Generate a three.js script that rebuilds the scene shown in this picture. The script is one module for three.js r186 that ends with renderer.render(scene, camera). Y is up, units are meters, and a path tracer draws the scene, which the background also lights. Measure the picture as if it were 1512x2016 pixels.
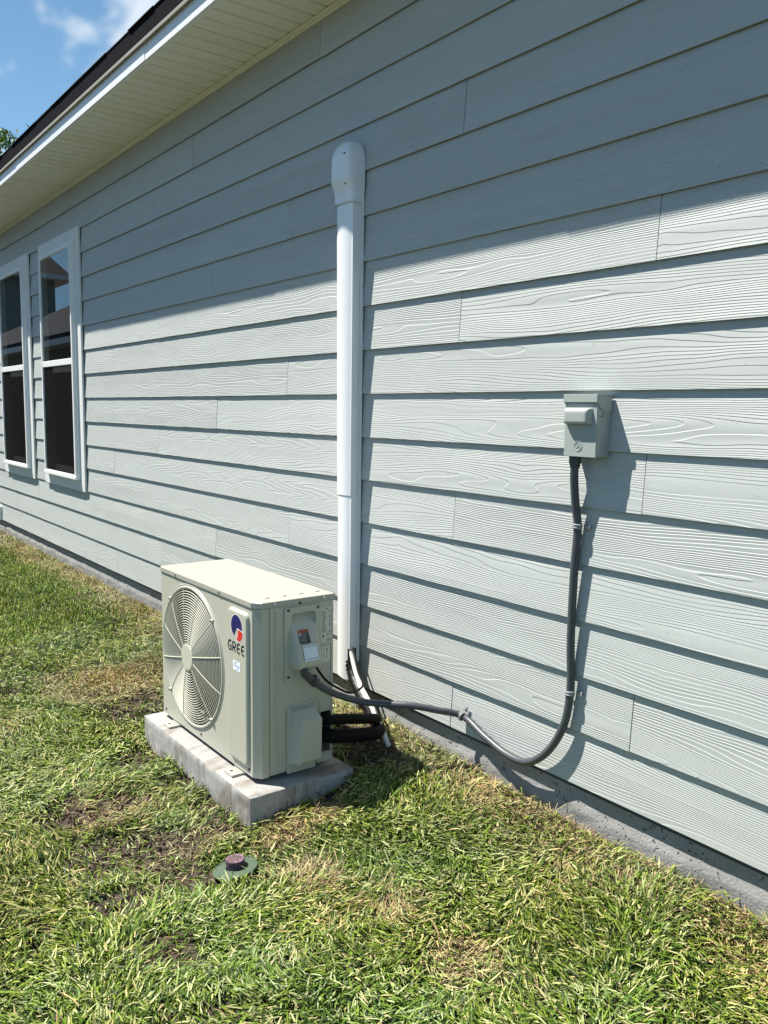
import * as THREE from 'three';
import { ImprovedNoise } from 'three/addons/math/ImprovedNoise.js';
import { RoundedBoxGeometry } from 'three/addons/geometries/RoundedBoxGeometry.js';
import { ConvexGeometry } from 'three/addons/geometries/ConvexGeometry.js';
import { mergeGeometries, toCreasedNormals as creased } from 'three/addons/utils/BufferGeometryUtils.js';

/* ---------- camera, exposure, sky, sun ---------- */
const scene = new THREE.Scene();
const camera = new THREE.PerspectiveCamera(62.85, 768 / 1024, 0.05, 400);
const EYE = new THREE.Vector3(0, 1.17317, 2.03171);
camera.position.copy(EYE);
camera.rotation.set(-0.11934, 0.92487, 0.01441, 'YXZ');
camera.updateMatrixWorld();
const renderer = new THREE.WebGLRenderer({ antialias: true });
renderer.setSize(768, 1024);
renderer.toneMapping = THREE.LinearToneMapping;
renderer.toneMappingExposure = 2.0;
renderer.shadowMap.enabled = true;

const noise = new ImprovedNoise();
const N = (x, y, z = 0) => noise.noise(x, y, z);
const fbm = (x, y, z, o = 4) => { let s = 0, a = 0.5; for (let i = 0; i < o; i++) { s += a * N(x, y, z + i * 7.3); x *= 2.03; y *= 2.03; a *= 0.5; } return s; };
const clamp = (x, a = 0, b = 1) => Math.min(b, Math.max(a, x));
const sstep = (a, b, x) => { const t = clamp((x - a) / (b - a)); return t * t * (3 - 2 * t); };
const lerp = (a, b, t) => a + (b - a) * t;
let seed = 12345;
const rnd = () => { seed = (seed + 0x6D2B79F5) | 0; let t = Math.imul(seed ^ (seed >>> 15), 1 | seed); t = (t + Math.imul(t ^ (t >>> 7), 61 | t)) ^ t; return ((t ^ (t >>> 14)) >>> 0) / 4294967296; };
const rr = (a, b) => a + (b - a) * rnd();
const V = (x, y, z) => new THREE.Vector3(x, y, z);

const SUN = V(-1.22, 2.65, 1.0).normalize();
{ // sky: blue air, whiter towards the horizon, thin wisps of cloud everywhere
  const W = 2048, H = 1024, d = new Float32Array(W * H * 4);
  for (let j = 0; j < H; j++) {
    const el = ((j + 0.5) / H - 0.5) * Math.PI, sy = Math.sin(el), cy = Math.cos(el);
    for (let i = 0; i < W; i++) {
      const az = ((i + 0.5) / W - 0.5) * 2 * Math.PI, x = cy * Math.cos(az), z = cy * Math.sin(az), o = (j * W + i) * 4;
      const h = Math.max(sy, 0), t = Math.pow(1 - h, 2.1);
      let r = lerp(0.018, 0.235, t), g = lerp(0.060, 0.445, t), b = lerp(0.160, 0.655, t);
      const mu = x * SUN.x + sy * SUN.y + z * SUN.z, glow = 0.06 * Math.exp((mu - 1) * 9);
      r += glow; g += glow; b += glow * 0.95;
      if (sy > 0.02) {
        const k = 1 / (sy + 0.22), u = x * k, v = z * k;
        let c = fbm(u * 2.3 + 0.35 * N(u * 5, v * 5, 3), v * 4.2 + 1.1, 1.7, 6) + 0.20 * N(u * 0.9 + 4, v * 0.9, 9);
        // the two wisps over the eaves
        const px = Math.hypot((x + 0.888) / 0.022, (sy - 0.375) / 0.030), qx = Math.hypot((x + 0.861) / 0.020, (sy - 0.402) / 0.022);
        c = c * 0.9 - 0.07 + 0.15 * N(u * 16, v * 24, 5) + 0.07 * N(u * 45, v * 60, 8) + 0.17 * Math.exp(-px * px * 0.8) + 0.33 * Math.exp(-qx * qx * 1.6);
        const a = sstep(0.13, 0.48, c) * sstep(0.02, 0.15, sy) * 0.85;
        r = lerp(r, 0.44, a); g = lerp(g, 0.48, a); b = lerp(b, 0.52, a);
      }
      if (sy < 0) { const s = sstep(0, -0.08, sy); r = lerp(r, 0.05, s); g = lerp(g, 0.06, s); b = lerp(b, 0.035, s); }
      d[o] = r; d[o + 1] = g; d[o + 2] = b; d[o + 3] = 1;
    }
  }
  const t = new THREE.DataTexture(d, W, H, THREE.RGBAFormat, THREE.FloatType);
  t.mapping = THREE.EquirectangularReflectionMapping; t.magFilter = t.minFilter = THREE.LinearFilter; t.needsUpdate = true;
  scene.background = t; scene.environment = t;
}
const sun = new THREE.DirectionalLight(new THREE.Color().setRGB(1, 0.955, 0.87), 5);
sun.position.copy(SUN).multiplyScalar(30).add(V(-4, 0, 0)); sun.target.position.set(-4, 0, 0);
sun.castShadow = true; sun.shadow.mapSize.set(4096, 4096);
Object.assign(sun.shadow.camera, { left: -14, right: 14, top: 14, bottom: -14, near: 1, far: 80 });
scene.add(sun, sun.target);

/* ---------- helpers ---------- */
const toCreasedNormals = (g, a) => creased(g.scale(1000, 1000, 1000), a).scale(0.001, 0.001, 0.001); // its own tolerance is a centimetre
const used = {};
const numbered = (n) => { const k = used[n] = (used[n] ?? -1) + 1; return k ? `${n}_${String(k).padStart(3, '0')}` : n; };
function shade(o) { o.castShadow = o.receiveShadow = true; return o; }
function thing(name, label, category, base = [0, 0, 0], group) {
  const o = new THREE.Group(); o.name = numbered(name); o.position.set(...base); scene.add(o);
  o.userData = { label, category }; if (group) o.userData.group = group; o.bases = V(...base); return o;
}
// geometry is given in world metres; it is moved to the thing's own base
function part(root, name, geo, mat, parent = root, label) {
  geo.translate(-root.bases.x, -root.bases.y, -root.bases.z);
  const m = shade(new THREE.Mesh(geo, mat)); m.name = name; parent.add(m); if (label) m.userData.label = label; return m;
}
function place(root, name, geo, mat, pos, parent = root) { // shared geometry, placed
  const m = shade(new THREE.Mesh(geo, mat)); m.name = name; m.position.set(pos[0] - root.bases.x, pos[1] - root.bases.y, pos[2] - root.bases.z); parent.add(m); return m;
}
function structure(name, geo, mat) { const m = shade(new THREE.Mesh(geo, mat)); m.name = name; m.userData.kind = 'structure'; scene.add(m); return m; }
const box = (x0, x1, y0, y1, z0, z1) => new THREE.BoxGeometry(x1 - x0, y1 - y0, z1 - z0).translate((x0 + x1) / 2, (y0 + y1) / 2, (z0 + z1) / 2);
const rbox = (x0, x1, y0, y1, z0, z1, r = 0.004, s = 2) => new RoundedBoxGeometry(x1 - x0, y1 - y0, z1 - z0, s, Math.min(r, (x1 - x0) / 2.01, (y1 - y0) / 2.01, (z1 - z0) / 2.01)).translate((x0 + x1) / 2, (y0 + y1) / 2, (z0 + z1) / 2);
const merge = (l) => mergeGeometries(l.map((g) => { const k = g.index ? g.toNonIndexed() : g; for (const a of Object.keys(k.attributes)) if (!['position', 'normal', 'uv'].includes(a)) k.deleteAttribute(a); return k; }));
function rrect(x0, x1, y0, y1, r) {
  const s = new THREE.Shape(); s.moveTo(x0 + r, y0); s.lineTo(x1 - r, y0); s.absarc(x1 - r, y0 + r, r, -Math.PI / 2, 0); s.lineTo(x1, y1 - r); s.absarc(x1 - r, y1 - r, r, 0, Math.PI / 2);
  s.lineTo(x0 + r, y1); s.absarc(x0 + r, y1 - r, r, Math.PI / 2, Math.PI); s.lineTo(x0, y0 + r); s.absarc(x0 + r, y0 + r, r, Math.PI, 1.5 * Math.PI); return s;
}
const extr = (shape, depth, bevel = 0, o = {}) => new THREE.ExtrudeGeometry(shape, { depth, bevelEnabled: bevel > 0, bevelThickness: bevel, bevelSize: bevel, bevelSegments: 3, curveSegments: 24, ...o });
const poly = (pts) => { const s = new THREE.Shape(); pts.forEach(([a, b], i) => (i ? s.lineTo(a, b) : s.moveTo(a, b))); return s; };
const tube = (pts, r, seg = 60, rad = 10) => new THREE.TubeGeometry(new THREE.CatmullRomCurve3(pts.map((p) => V(...p)), false, 'centripetal'), seg, r, rad, false);
function ribbed(pts, r, pitch, amp, rad = 12) { // corrugated hose
  const c = new THREE.CatmullRomCurve3(pts.map((p) => V(...p)), false, 'centripetal'); c.arcLengthDivisions = 400; const L = c.getLength(), n = Math.round(L / pitch) * 2;
  const g = new THREE.TubeGeometry(c, n, r, rad, false), P = g.attributes.position, m = rad + 1;
  for (let i = 0; i <= n; i++) { const q = c.getPointAt(i / n), k = 1 + (i % 2 ? amp : -amp) / r; for (let j = 0; j < m; j++) { const a = i * m + j; P.setXYZ(a, q.x + (P.getX(a) - q.x) * k, q.y + (P.getY(a) - q.y) * k, q.z + (P.getZ(a) - q.z) * k); } }
  g.computeVertexNormals(); return g;
}
function cyl(a, b, r0, r1 = r0, n = 20) { const A = V(...a), B = V(...b), d = B.clone().sub(A), g = new THREE.CylinderGeometry(r1, r0, d.length(), n); g.applyQuaternion(new THREE.Quaternion().setFromUnitVectors(V(0, 1, 0), d.clone().normalize())); const m = A.add(B).multiplyScalar(0.5); return g.translate(m.x, m.y, m.z); }
const mat = (r, g, b, o = {}) => new THREE.MeshStandardMaterial({ color: new THREE.Color().setRGB(r, g, b), roughness: 0.6, side: THREE.DoubleSide, ...o });
const phys = (r, g, b, o = {}) => new THREE.MeshPhysicalMaterial({ color: new THREE.Color().setRGB(r, g, b), roughness: 0.6, side: THREE.DoubleSide, ...o });
function dataTex(W, H, f, srgb = false, wrap = THREE.RepeatWrapping) { // f -> [r,g,b] 0..1
  const d = new Uint8Array(W * H * 4);
  for (let j = 0; j < H; j++) for (let i = 0; i < W; i++) { const c = f(i / W, j / H, i, j), o = (j * W + i) * 4; if (typeof c === 'number') d[o] = d[o + 1] = d[o + 2] = clamp(c) * 255; else { d[o] = clamp(c[0]) * 255; d[o + 1] = clamp(c[1]) * 255; d[o + 2] = clamp(c[2]) * 255; } d[o + 3] = 255; }
  const t = new THREE.DataTexture(d, W, H); t.magFilter = THREE.LinearFilter; t.minFilter = THREE.LinearMipmapLinearFilter; t.generateMipmaps = true; t.wrapS = t.wrapT = wrap; if (srgb) t.colorSpace = THREE.SRGBColorSpace; t.needsUpdate = true; return t;
}
const lin2s = (c) => c.map((x) => Math.pow(clamp(x), 1 / 2.2));
// a pixel of the 1512 x 2016 photograph gives a direction; the ground gives the distance
const rayOf = (px, py) => V((px - 756) / 1650, -(py - 1008) / 1650, -1).applyEuler(camera.rotation);
const slope = (x, z) => -0.139 + 0.030 * Math.exp(-(((x + 2.5) / 0.5) ** 2)) * (1 - sstep(0.02, 0.35, z)) - 0.121 * sstep(0.0, 0.75, z) - 0.03 * sstep(0.8, 2.6, z);
function onGround(px, py, lift = 0.02) { const d = rayOf(px, py); let y = -0.25; for (let i = 0; i < 12; i++) { const t = (y - EYE.y) / d.y; y = slope(EYE.x + d.x * t, EYE.z + d.z * t) + lift; } const t = (y - EYE.y) / d.y; return V(EYE.x + d.x * t, y, EYE.z + d.z * t); }
function worldUV(g, s = 1, ou = 0, ov = 0) { // uv in metres by the dominant axis of each face
  const k = g.index ? g.toNonIndexed() : g; const P = k.attributes.position, Nn = k.attributes.normal, uv = new Float32Array(P.count * 2);
  for (let i = 0; i < P.count; i++) { const ax = Math.abs(Nn.getX(i)), ay = Math.abs(Nn.getY(i)), az = Math.abs(Nn.getZ(i)); let u, v;
    if (az >= ax && az >= ay) { u = P.getX(i); v = P.getY(i); } else if (ay >= ax) { u = P.getX(i); v = P.getZ(i); } else { u = P.getZ(i); v = P.getY(i); }
    uv[2 * i] = u * s + ou; uv[2 * i + 1] = v * s + ov; }
  k.setAttribute('uv', new THREE.BufferAttribute(uv, 2)); return k;
}

/* ---------- materials ---------- */
const grainTex = dataTex(2048, 1024, (a, b) => { // embossed cedar grain, 2.4 m x 0.6 m: stepped ridges of even steepness, close together or far apart
  const u = a * 2.4, v = b * 0.6, e = 0.002, F = (w) => w * 98 + 11.5 * N(u * 0.40 + 3, w * 8, 0.3) + 3.4 * N(u * 1.3, w * 16 + 5, 2.1) + 0.5 * N(u * 6, w * 26, 4.4);
  const ph = F(v), gr = Math.abs(F(v + e) - ph) / e, s = ph - Math.floor(ph), f = clamp(0.0017 * gr, 0.05, 0.42);
  const h = s < f ? 1 - sstep(0, f, s) : (s - f) / (1 - f);
  const amp = 0.66 + 0.5 * N(u * 1.1 + 9, v * 9, 6.6) + 0.3 * N(u * 5, v * 30, 8);
  return 0.5 + (h - 0.5) * clamp(amp, 0.25, 1) / Math.max(1, gr / 150) + 0.035 * N(u * 30, v * 300, 1);
}, false, THREE.MirroredRepeatWrapping);
const paintTex = dataTex(1024, 512, (a, b) => { let v = 0.965 + 0.035 * fbm(a * 9, b * 14, 2, 4) * 2 + 0.012 * N(a * 220, b * 220, 4); if (N(a * 190, b * 95, 12) > 0.67) v *= 0.72; return lin2s([v, v, v * 0.998]); }, true, THREE.MirroredRepeatWrapping);
const M = {};
M.siding = [0, 1, 2].map((k) => { const f = [1, 0.975, 1.02][k]; return mat(0.456 * f, 0.477 * f, 0.462 * f, { roughness: 0.62, bumpMap: grainTex, bumpScale: 0.0014, map: paintTex }); });
M.sheathing = mat(0.05, 0.055, 0.06, { roughness: 0.9 });
M.white = mat(0.80, 0.80, 0.79, { roughness: 0.42 });
M.trim = mat(0.72, 0.72, 0.70, { roughness: 0.5 });
M.pvc = phys(0.82, 0.83, 0.84, { roughness: 0.3, clearcoat: 0.25, clearcoatRoughness: 0.3 });
M.soffit = mat(0.84, 0.83, 0.76, { roughness: 0.55, map: paintTex });
const perf = dataTex(512, 512, (a, b) => { const k = 26, fx = a * k % 1 - 0.5, fy = b * k % 1 - 0.5; const v = fx * fx + fy * fy < 0.028 ? 0.25 : 0.84; return lin2s([v, v * 0.97, v * 0.84]); }, true);
M.soffitVent = mat(1, 1, 1, { roughness: 0.55, map: perf });
M.concrete = (() => {
  const pit = (u, v) => sstep(0.50, 0.66, N(u * 85, v * 85, 7) + 0.4 * N(u * 9, v * 9, 2)) , c = dataTex(1024, 1024, (u, v) => { let k = 0.25 + 0.10 * fbm(u * 5, v * 5, 1, 5) + 0.05 * N(u * 130, v * 130, 2) + 0.03 * N(u * 300, v * 300, 6); k *= 1 - 0.55 * pit(u, v); return lin2s([k, k * 0.99, k * 0.955]); }, true, THREE.MirroredRepeatWrapping);
  const b = dataTex(1024, 1024, (u, v) => 0.65 + 0.30 * fbm(u * 18, v * 18, 3, 5) + 0.1 * N(u * 150, v * 150, 5) - 0.5 * pit(u, v), false, THREE.MirroredRepeatWrapping);
  return mat(1, 1, 1, { roughness: 0.9, map: c, bumpMap: b, bumpScale: 0.007 });
})();
M.pad = (() => { // cast slab: pale, with brown earth smears
  const c = dataTex(1024, 512, (a, b) => { const u = a * 2, v = b; let k = 0.35 + 0.08 * fbm(u * 4, v * 4, 5, 5) + 0.05 * N(u * 80, v * 80, 2);
    let s = sstep(-0.02, 0.24, fbm(u * 15 + 0.8 * N(u * 9, v * 9, 1), v * 8, 11, 6)) * (0.78 + 0.5 * N(u * 60, v * 60, 9)); s = clamp(s + 0.7 * sstep(0.2, 0.3, N(u * 30 + v * 12, v * 15, 3) + 0.25 * N(u * 90, v * 90, 4)) * sstep(-0.1, 0.15, N(u * 5, v * 5, 8)));
    const m = N(u * 110, v * 110, 1) > 0.5 ? 0.75 : 1; k *= m; return lin2s([lerp(k, 0.165, s * 0.72), lerp(k * 0.975, 0.132, s * 0.72), lerp(k * 0.93, 0.100, s * 0.72)]); }, true, THREE.MirroredRepeatWrapping);
  const b = dataTex(512, 512, (a, bb) => 0.5 + 0.4 * fbm(a * 20, bb * 20, 3, 4), false, THREE.MirroredRepeatWrapping);
  return mat(1, 1, 1, { roughness: 0.85, map: c, bumpMap: b, bumpScale: 0.002 });
})();
M.black = phys(0.006, 0.0065, 0.009, { roughness: 0.9, specularIntensity: 0.1 });
M.shingle = [0.016, 0.012, 0.02].map((k) => phys(k, k, k * 1.1, { roughness: 0.95, specularIntensity: 0.3 }));
M.beige = phys(0.455, 0.445, 0.372, { roughness: 0.42, clearcoat: 0.12, clearcoatRoughness: 0.35 });
M.beigeLid = phys(0.385, 0.375, 0.325, { roughness: 0.4, clearcoat: 0.15, clearcoatRoughness: 0.3 });
M.plastic = mat(0.46, 0.455, 0.38, { roughness: 0.5 });
M.grille = mat(0.52, 0.51, 0.42, { roughness: 0.45 });
M.fan = mat(0.11, 0.11, 0.10, { roughness: 0.5 });
M.dark = mat(0.03, 0.032, 0.03, { roughness: 0.8 });
M.coil = mat(0.16, 0.165, 0.16, { roughness: 0.55, metalness: 0.4 });
M.steel = mat(0.45, 0.45, 0.43, { roughness: 0.35, metalness: 0.9 });
M.screw = mat(0.05, 0.05, 0.05, { roughness: 0.5, metalness: 0.5 });
M.boxgrey = mat(0.335, 0.365, 0.345, { roughness: 0.5 });
M.conduit = mat(0.060, 0.067, 0.075, { roughness: 0.42 });
M.clamp = mat(0.27, 0.28, 0.285, { roughness: 0.45 });
M.hub = mat(0.045, 0.05, 0.055, { roughness: 0.5 });
M.rubber = phys(0.004, 0.004, 0.004, { roughness: 0.7, specularIntensity: 0.35 });
M.wrap = phys(0.004, 0.004, 0.0045, { roughness: 0.42, specularIntensity: 0.6, bumpMap: dataTex(256, 256, (a, b) => 0.5 + 0.5 * N(a * 30, b * 9, 1) + 0.25 * N(a * 60, b * 40, 3)), bumpScale: 0.0015 });
M.hose = mat(0.72, 0.70, 0.66, { roughness: 0.55 });
M.glass = phys(0.45, 0.48, 0.47, { roughness: 0.0, transmission: 1, thickness: 0, ior: 1.6 });
M.screen = phys(0.012, 0.012, 0.0115, { roughness: 1, specularIntensity: 0, transparent: true, opacity: 0.88 });
M.room = mat(0.10, 0.095, 0.085, { roughness: 0.9 });
M.navy = mat(0.012, 0.010, 0.11, { roughness: 0.4 });
M.ink = mat(0.008, 0.008, 0.02, { roughness: 0.4 });
M.red = mat(0.62, 0.03, 0.02, { roughness: 0.4 });
M.emblemWhite = mat(0.80, 0.79, 0.78, { roughness: 0.4 });

/* ---------- the ground ---------- */
const soilSpots = [[231, 1582, .10], [125, 1612, .12], [250, 1668, .14], [196, 1705, .12], [278, 1404, .14], [245, 1412, .12], [301, 1480, .09], [255, 1506, .10], [380, 1730, .10], [335, 1872, .10], [231, 1786, .09], [450, 1625, .11], [405, 1590, .08], [350, 1545, .08], [14, 1372, .06], [330, 1660, .10], [300, 1700, .08], [640, 1560, .10], [720, 1490, .12], [690, 1440, .14]].map(([a, b, r]) => { const p = onGround(a, b, 0); return [p.x, p.z, r * 1.08]; });
const strawSpots = [[150, 1372, .16], [210, 1350, .2], [270, 1345, .22], [310, 1365, .16], [180, 1380, .16], [250, 1375, .2], [370, 1661, .12], [602, 1730, .12], [780, 1803, .05], [640, 1600, .08], [820, 1480, .14], [905, 1900, .1], [560, 1650, .12], [200, 1600, .16], [110, 1340, .1], [1010, 1560, .12]].map(([a, b, r]) => { const p = onGround(a, b, 0); return [p.x, p.z, r]; });
const spot = (l, x, z) => { let m = 0; for (const [a, b, r] of l) { const e = Math.hypot(x - a, z - b); if (e > r * 2.2) continue; const d = e / (r * (1 + 0.5 * N(x * 9, z * 9, 2) + 0.25 * N(x * 25, z * 25, 4))); if (d < 1.6) m = Math.max(m, 1 - sstep(0.55, 1.3, d)); } return m; };
const soilAt = (x, z) => clamp(spot(soilSpots, x, z) + 0.8 * sstep(0.30, 0.5, N(x * 5 + 3, z * 5, 5) + 0.2 * N(x * 17, z * 17, 6)) * sstep(-3.6, -2.0, x) * sstep(0.5, 1.0, z));
const strawAt = (x, z) => clamp(spot(strawSpots, x, z) + (1 - sstep(0.06, 0.30 + 0.14 * N(x * 3, 2, 7), z)) * (0.85 + 0.5 * N(x * 6, z * 6, 3)) + (x > -4 ? 0.5 : 0.25) * sstep(0.1, 0.5, fbm(x * 2.2, z * 2.2, 12, 3)));
const heap = spot.bind(null, [[strawSpots[2][0], strawSpots[2][1], .42], [strawSpots[1][0], strawSpots[1][1], .3]]);
function groundY(x, z) { return slope(x, z) + 0.012 * N(x * 3.1, z * 3.1, 1) + 0.006 * N(x * 9, z * 9, 2) + 0.035 * heap(x, z) - 0.010 * soilAt(x, z); }
{
  const xs = [], zs = [];
  for (const x of [-200, -90, -50, -32, -24, -19]) xs.push(x); for (let x = -16; x <= 4.001; x += 0.05) xs.push(x); for (const x of [6, 9, 14, 30, 90, 200]) xs.push(x);
  for (const z of [-200, -60, -30, -12, -4, -1]) zs.push(z); for (let z = -0.3; z <= 5.001; z += 0.05) zs.push(z); for (const z of [6, 7.5, 10, 16, 30, 60, 200]) zs.push(z);
  const P = [], U = [], I = [], n = xs.length;
  for (const z of zs) for (const x of xs) { const near = x > -16.1 && x < 4.1 && z > -0.4 && z < 5.1; P.push(x, near ? groundY(x, z) : slope(x, Math.min(z, 3)) , z); U.push(x, z); }
  for (let j = 0; j < zs.length - 1; j++) for (let i = 0; i < n - 1; i++) { const a = j * n + i, b = a + 1, c = a + n, e = c + 1; I.push(a, c, b, b, c, e); }
  const g = new THREE.BufferGeometry(); g.setAttribute('position', new THREE.Float32BufferAttribute(P, 3)); g.setAttribute('uv', new THREE.Float32BufferAttribute(U, 2)); g.setIndex(I); g.computeVertexNormals();
  const S = 8; // metres covered by the texture
  const map = dataTex(1536, 768, (a, b) => { const x = -8 + a * S, z = b * 4; const so = soilAt(x, z), st = strawAt(x, z);
    let k = 0.8 + 0.5 * fbm(x * 20, z * 20, 3, 4) + 0.35 * N(x * 120, z * 120, 4);
    let c = [0.045 * k, 0.040 * k, 0.019 * k]; const e = [0.075 * k, 0.050 * k, 0.033 * k], s = [0.20 * k, 0.155 * k, 0.085 * k];
    c = c.map((q, i) => lerp(lerp(q, s[i], st * 0.6), e[i], so)); return lin2s(c); }, true, THREE.MirroredRepeatWrapping);
  map.repeat.set(1 / S, 1 / 4); map.offset.set(8 / S, 0);
  const bmp = dataTex(1024, 1024, (a, b) => 0.5 + 0.5 * fbm(a * 24, b * 24, 3, 5), false, THREE.MirroredRepeatWrapping); bmp.repeat.set(1, 1);
  structure('lawn_ground', g, mat(1, 1, 1, { roughness: 0.95, map, bumpMap: bmp, bumpScale: 0.03 }));
}

/* ---------- the house ---------- */
const E = 0.1778, BUTT = 0.011;
const HX0 = -17, HX1 = 5;
const house = thing('house', 'house with pale blue-grey lap siding, white soffit and two tall windows', 'house', [-6, -0.15, 0]);
const WIN = [[-7.56, -6.48], [-8.99, -7.905]]; // outer edges of the window casings
const WY = [0.525, 2.505];
{
  // sheathing wall behind the boards, with the window openings
  const s = poly([[HX0, -0.02], [HX1, -0.02], [HX1, 2.95], [HX0, 2.95]]);
  for (const [a, b] of WIN) s.holes.push(new THREE.Path([[a + 0.1, WY[0] + 0.085], [b - 0.1, WY[0] + 0.085], [b - 0.1, WY[1] - 0.09], [a + 0.1, WY[1] - 0.09]].map(([p, q]) => new THREE.Vector2(p, q))));
  const wall = part(house, 'wall', extr(s, 0.12).translate(0, 0, -0.14), M.sheathing);
  // lap boards, each a piece of its own
  const seams = { 0: -2.264, 1: -1.466, 2: -4.257, 3: -3.455, 4: -2.275, 5: -1.465, 6: -4.23, 7: -3.475, 8: -2.268, 9: -1.46, 10: -4.268, 11: -3.47, 12: -2.27, 13: -1.48, 14: -4.5, 15: -3.2 };
  const board = (k, x0, x1) => {
    const y0 = k * E, y1 = k === 15 ? 2.842 : y0 + E + 0.028, jz = rr(-0.0008, 0.0008), jy = rr(-0.0012, 0.0012), n = Math.max(1, Math.round((x1 - x0) / 0.25));
    const P = [], U = [], I = [], ou = rr(0, 40), ov = rr(0, 30), w = []; for (let i = 0; i <= n; i++) w.push(rr(-0.0006, 0.0006));
    const zf = (y) => -BUTT * (y - y0) / E + jz;
    // profile rings: bottom back, bottom front (eased edge), top front, top back
    const ring = [[y0 + jy + 0.012, -0.0030], [y0 + jy, -0.0026], [y0 + jy, -0.0006], [y0 + jy + 0.0008, 0], [y1, 0], [y1, -0.003]];
    for (let i = 0; i <= n; i++) { const x = lerp(x0, x1, i / n); ring.forEach(([y, dz], q) => { P.push(x, y + (q < 4 ? w[i] : 0), zf(Math.max(y, y0)) + dz); U.push((x + ou) / 2.4, (y + ov) / 0.6); }); }
    for (let i = 0; i < n; i++) for (let q = 0; q < 5; q++) { const a = i * 6 + q, b = a + 1, c = a + 6, d = c + 1; I.push(a, c, b, b, c, d); }
    for (const e of [0, n]) { const a = e * 6; for (const t of [[0, 1, 2], [0, 2, 3], [0, 3, 4], [0, 4, 5]]) I.push(a + t[0], a + t[1], a + t[2]); }
    const g = new THREE.BufferGeometry(); g.setAttribute('position', new THREE.Float32BufferAttribute(P, 3)); g.setAttribute('uv', new THREE.Float32BufferAttribute(U, 2)); g.setIndex(I);
    const h = toCreasedNormals(g, 0.5); part(house, 'siding_board', h, M.siding[Math.floor(rnd() * 3)], wall);
  };
  for (let k = 0; k < 16; k++) {
    let cuts = [HX0, HX1]; for (let x = seams[k] - 3.592 * 5; x < HX1; x += 3.592) if (x > HX0 + 0.1 && x < HX1 - 0.1) cuts.push(x);
    cuts.sort((a, b) => a - b);
    for (let i = 0; i < cuts.length - 1; i++) {
      let segs = [[cuts[i] + 0.0013, cuts[i + 1] - 0.0013]];
      if (k >= 3 && k <= 13) for (const [a, b] of WIN) segs = segs.flatMap(([p, q]) => [[p, Math.min(q, a + 0.04)], [Math.max(p, b - 0.04), q]].filter(([s0, s1]) => s1 - s0 > 0.02));
      for (const [p, q] of segs) board(k, p, q);
    }
  }
  // foundation
  const fg = new THREE.BoxGeometry(HX1 - HX0, 0.75, 0.2, 900, 50, 1).translate((HX0 + HX1) / 2, -0.385, -0.125); const P = fg.attributes.position;
  for (let i = 0; i < P.count; i++) if (P.getZ(i) > -0.1) { const x = P.getX(i), y = P.getY(i); P.setZ(i, -0.026 + 0.0025 * N(x * 7, y * 12, 3) + (0.009 + 0.004 * N(x * 30, y * 30, 5)) * sstep(-0.070, -0.085, y + 0.018 * N(x * 5, 2, 1) + 0.008 * N(x * 24, 3, 1))); }
  fg.computeVertexNormals(); part(house, 'foundation', worldUV(fg, 1), M.concrete);
  // other outside walls, ceiling and a dark room behind the windows
  part(house, 'wall', merge([box(HX0, HX0 + 0.12, -0.4, 2.95, -9.8, -0.15), box(HX1 - 0.12, HX1, -0.4, 2.95, -9.8, -0.15), box(HX0, HX1, -0.4, 2.95, -9.95, -9.81)]), M.siding[0]);
  part(house, 'ceiling', box(HX0 + 0.13, HX1 - 0.13, 2.66, 2.68, -9.8, -0.15), M.room);
  part(house, 'floor', box(HX0 + 0.13, HX1 - 0.13, -0.02, 0.0, -9.8, -0.24), M.room);
  part(house, 'partition', merge([box(-10.5, -10.4, 0.01, 2.65, -4, -0.16), box(-5.4, -5.3, 0.01, 2.65, -4, -0.16), box(-10.5, -5.3, 0.01, 2.65, -4.12, -4.01)]), M.room);
  // soffit: strips of vinyl with v-grooves, some perforated
  const sof = part(house, 'soffit', box(HX0, HX1, 2.872, 2.878, 0.0, 0.395), M.soffit);
  const W = 0.1035;
  for (let i = 0; ; i++) {
    const x1 = 0.6 - i * W, x0 = x1 - W; if (x0 < -13.5) break;
    const s = poly([[x0, 2.852], [x0 + 0.013, 2.840], [x1 - 0.0035, 2.840], [x1, 2.852], [x1, 2.868], [x0, 2.868]]);
    const g = extr(s, 0.377).translate(0, 0, 0.012); part(house, 'soffit_panel', worldUV(g, 6), i % 6 === 5 ? M.soffitVent : M.soffit, sof);
  }
  part(house, 'soffit_trim', merge([rbox(HX0, HX1, 2.830, 2.8385, -0.004, 0.015, 0.002), box(HX0, HX1, 2.82, 2.869, -0.0085, -0.0035)]), M.soffit);
  // fascia in lengths, with lapped ends, and the roof edge above
  const fas = part(house, 'fascia', merge([box(HX0, HX1, 2.872, 2.920, 0.395, 0.405)]), M.trim);
  const laps = [HX0, -13.2, -9.9, -6.55, -4.13, -2.3, 1.2, HX1];
  for (let i = 0; i < laps.length - 1; i++) part(house, 'fascia_board', merge([rbox(laps[i], laps[i + 1] + 0.02, 2.832, 2.921, 0.4065 + (i % 2) * 0.0022, 0.4125 + (i % 2) * 0.0022, 0.0015), box(laps[i], laps[i + 1], 2.8325 + (i % 2) * 0.001, 2.8365 + (i % 2) * 0.001, 0.388, 0.4060)]), M.white, fas);
  part(house, 'drip_edge', merge([box(HX0, HX1, 2.9215, 2.9245, 0.36, 0.428), rbox(HX0, HX1, 2.904, 2.9243, 0.4235, 0.4305, 0.002)]), mat(0.33, 0.30, 0.24, { roughness: 0.5 }));
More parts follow.
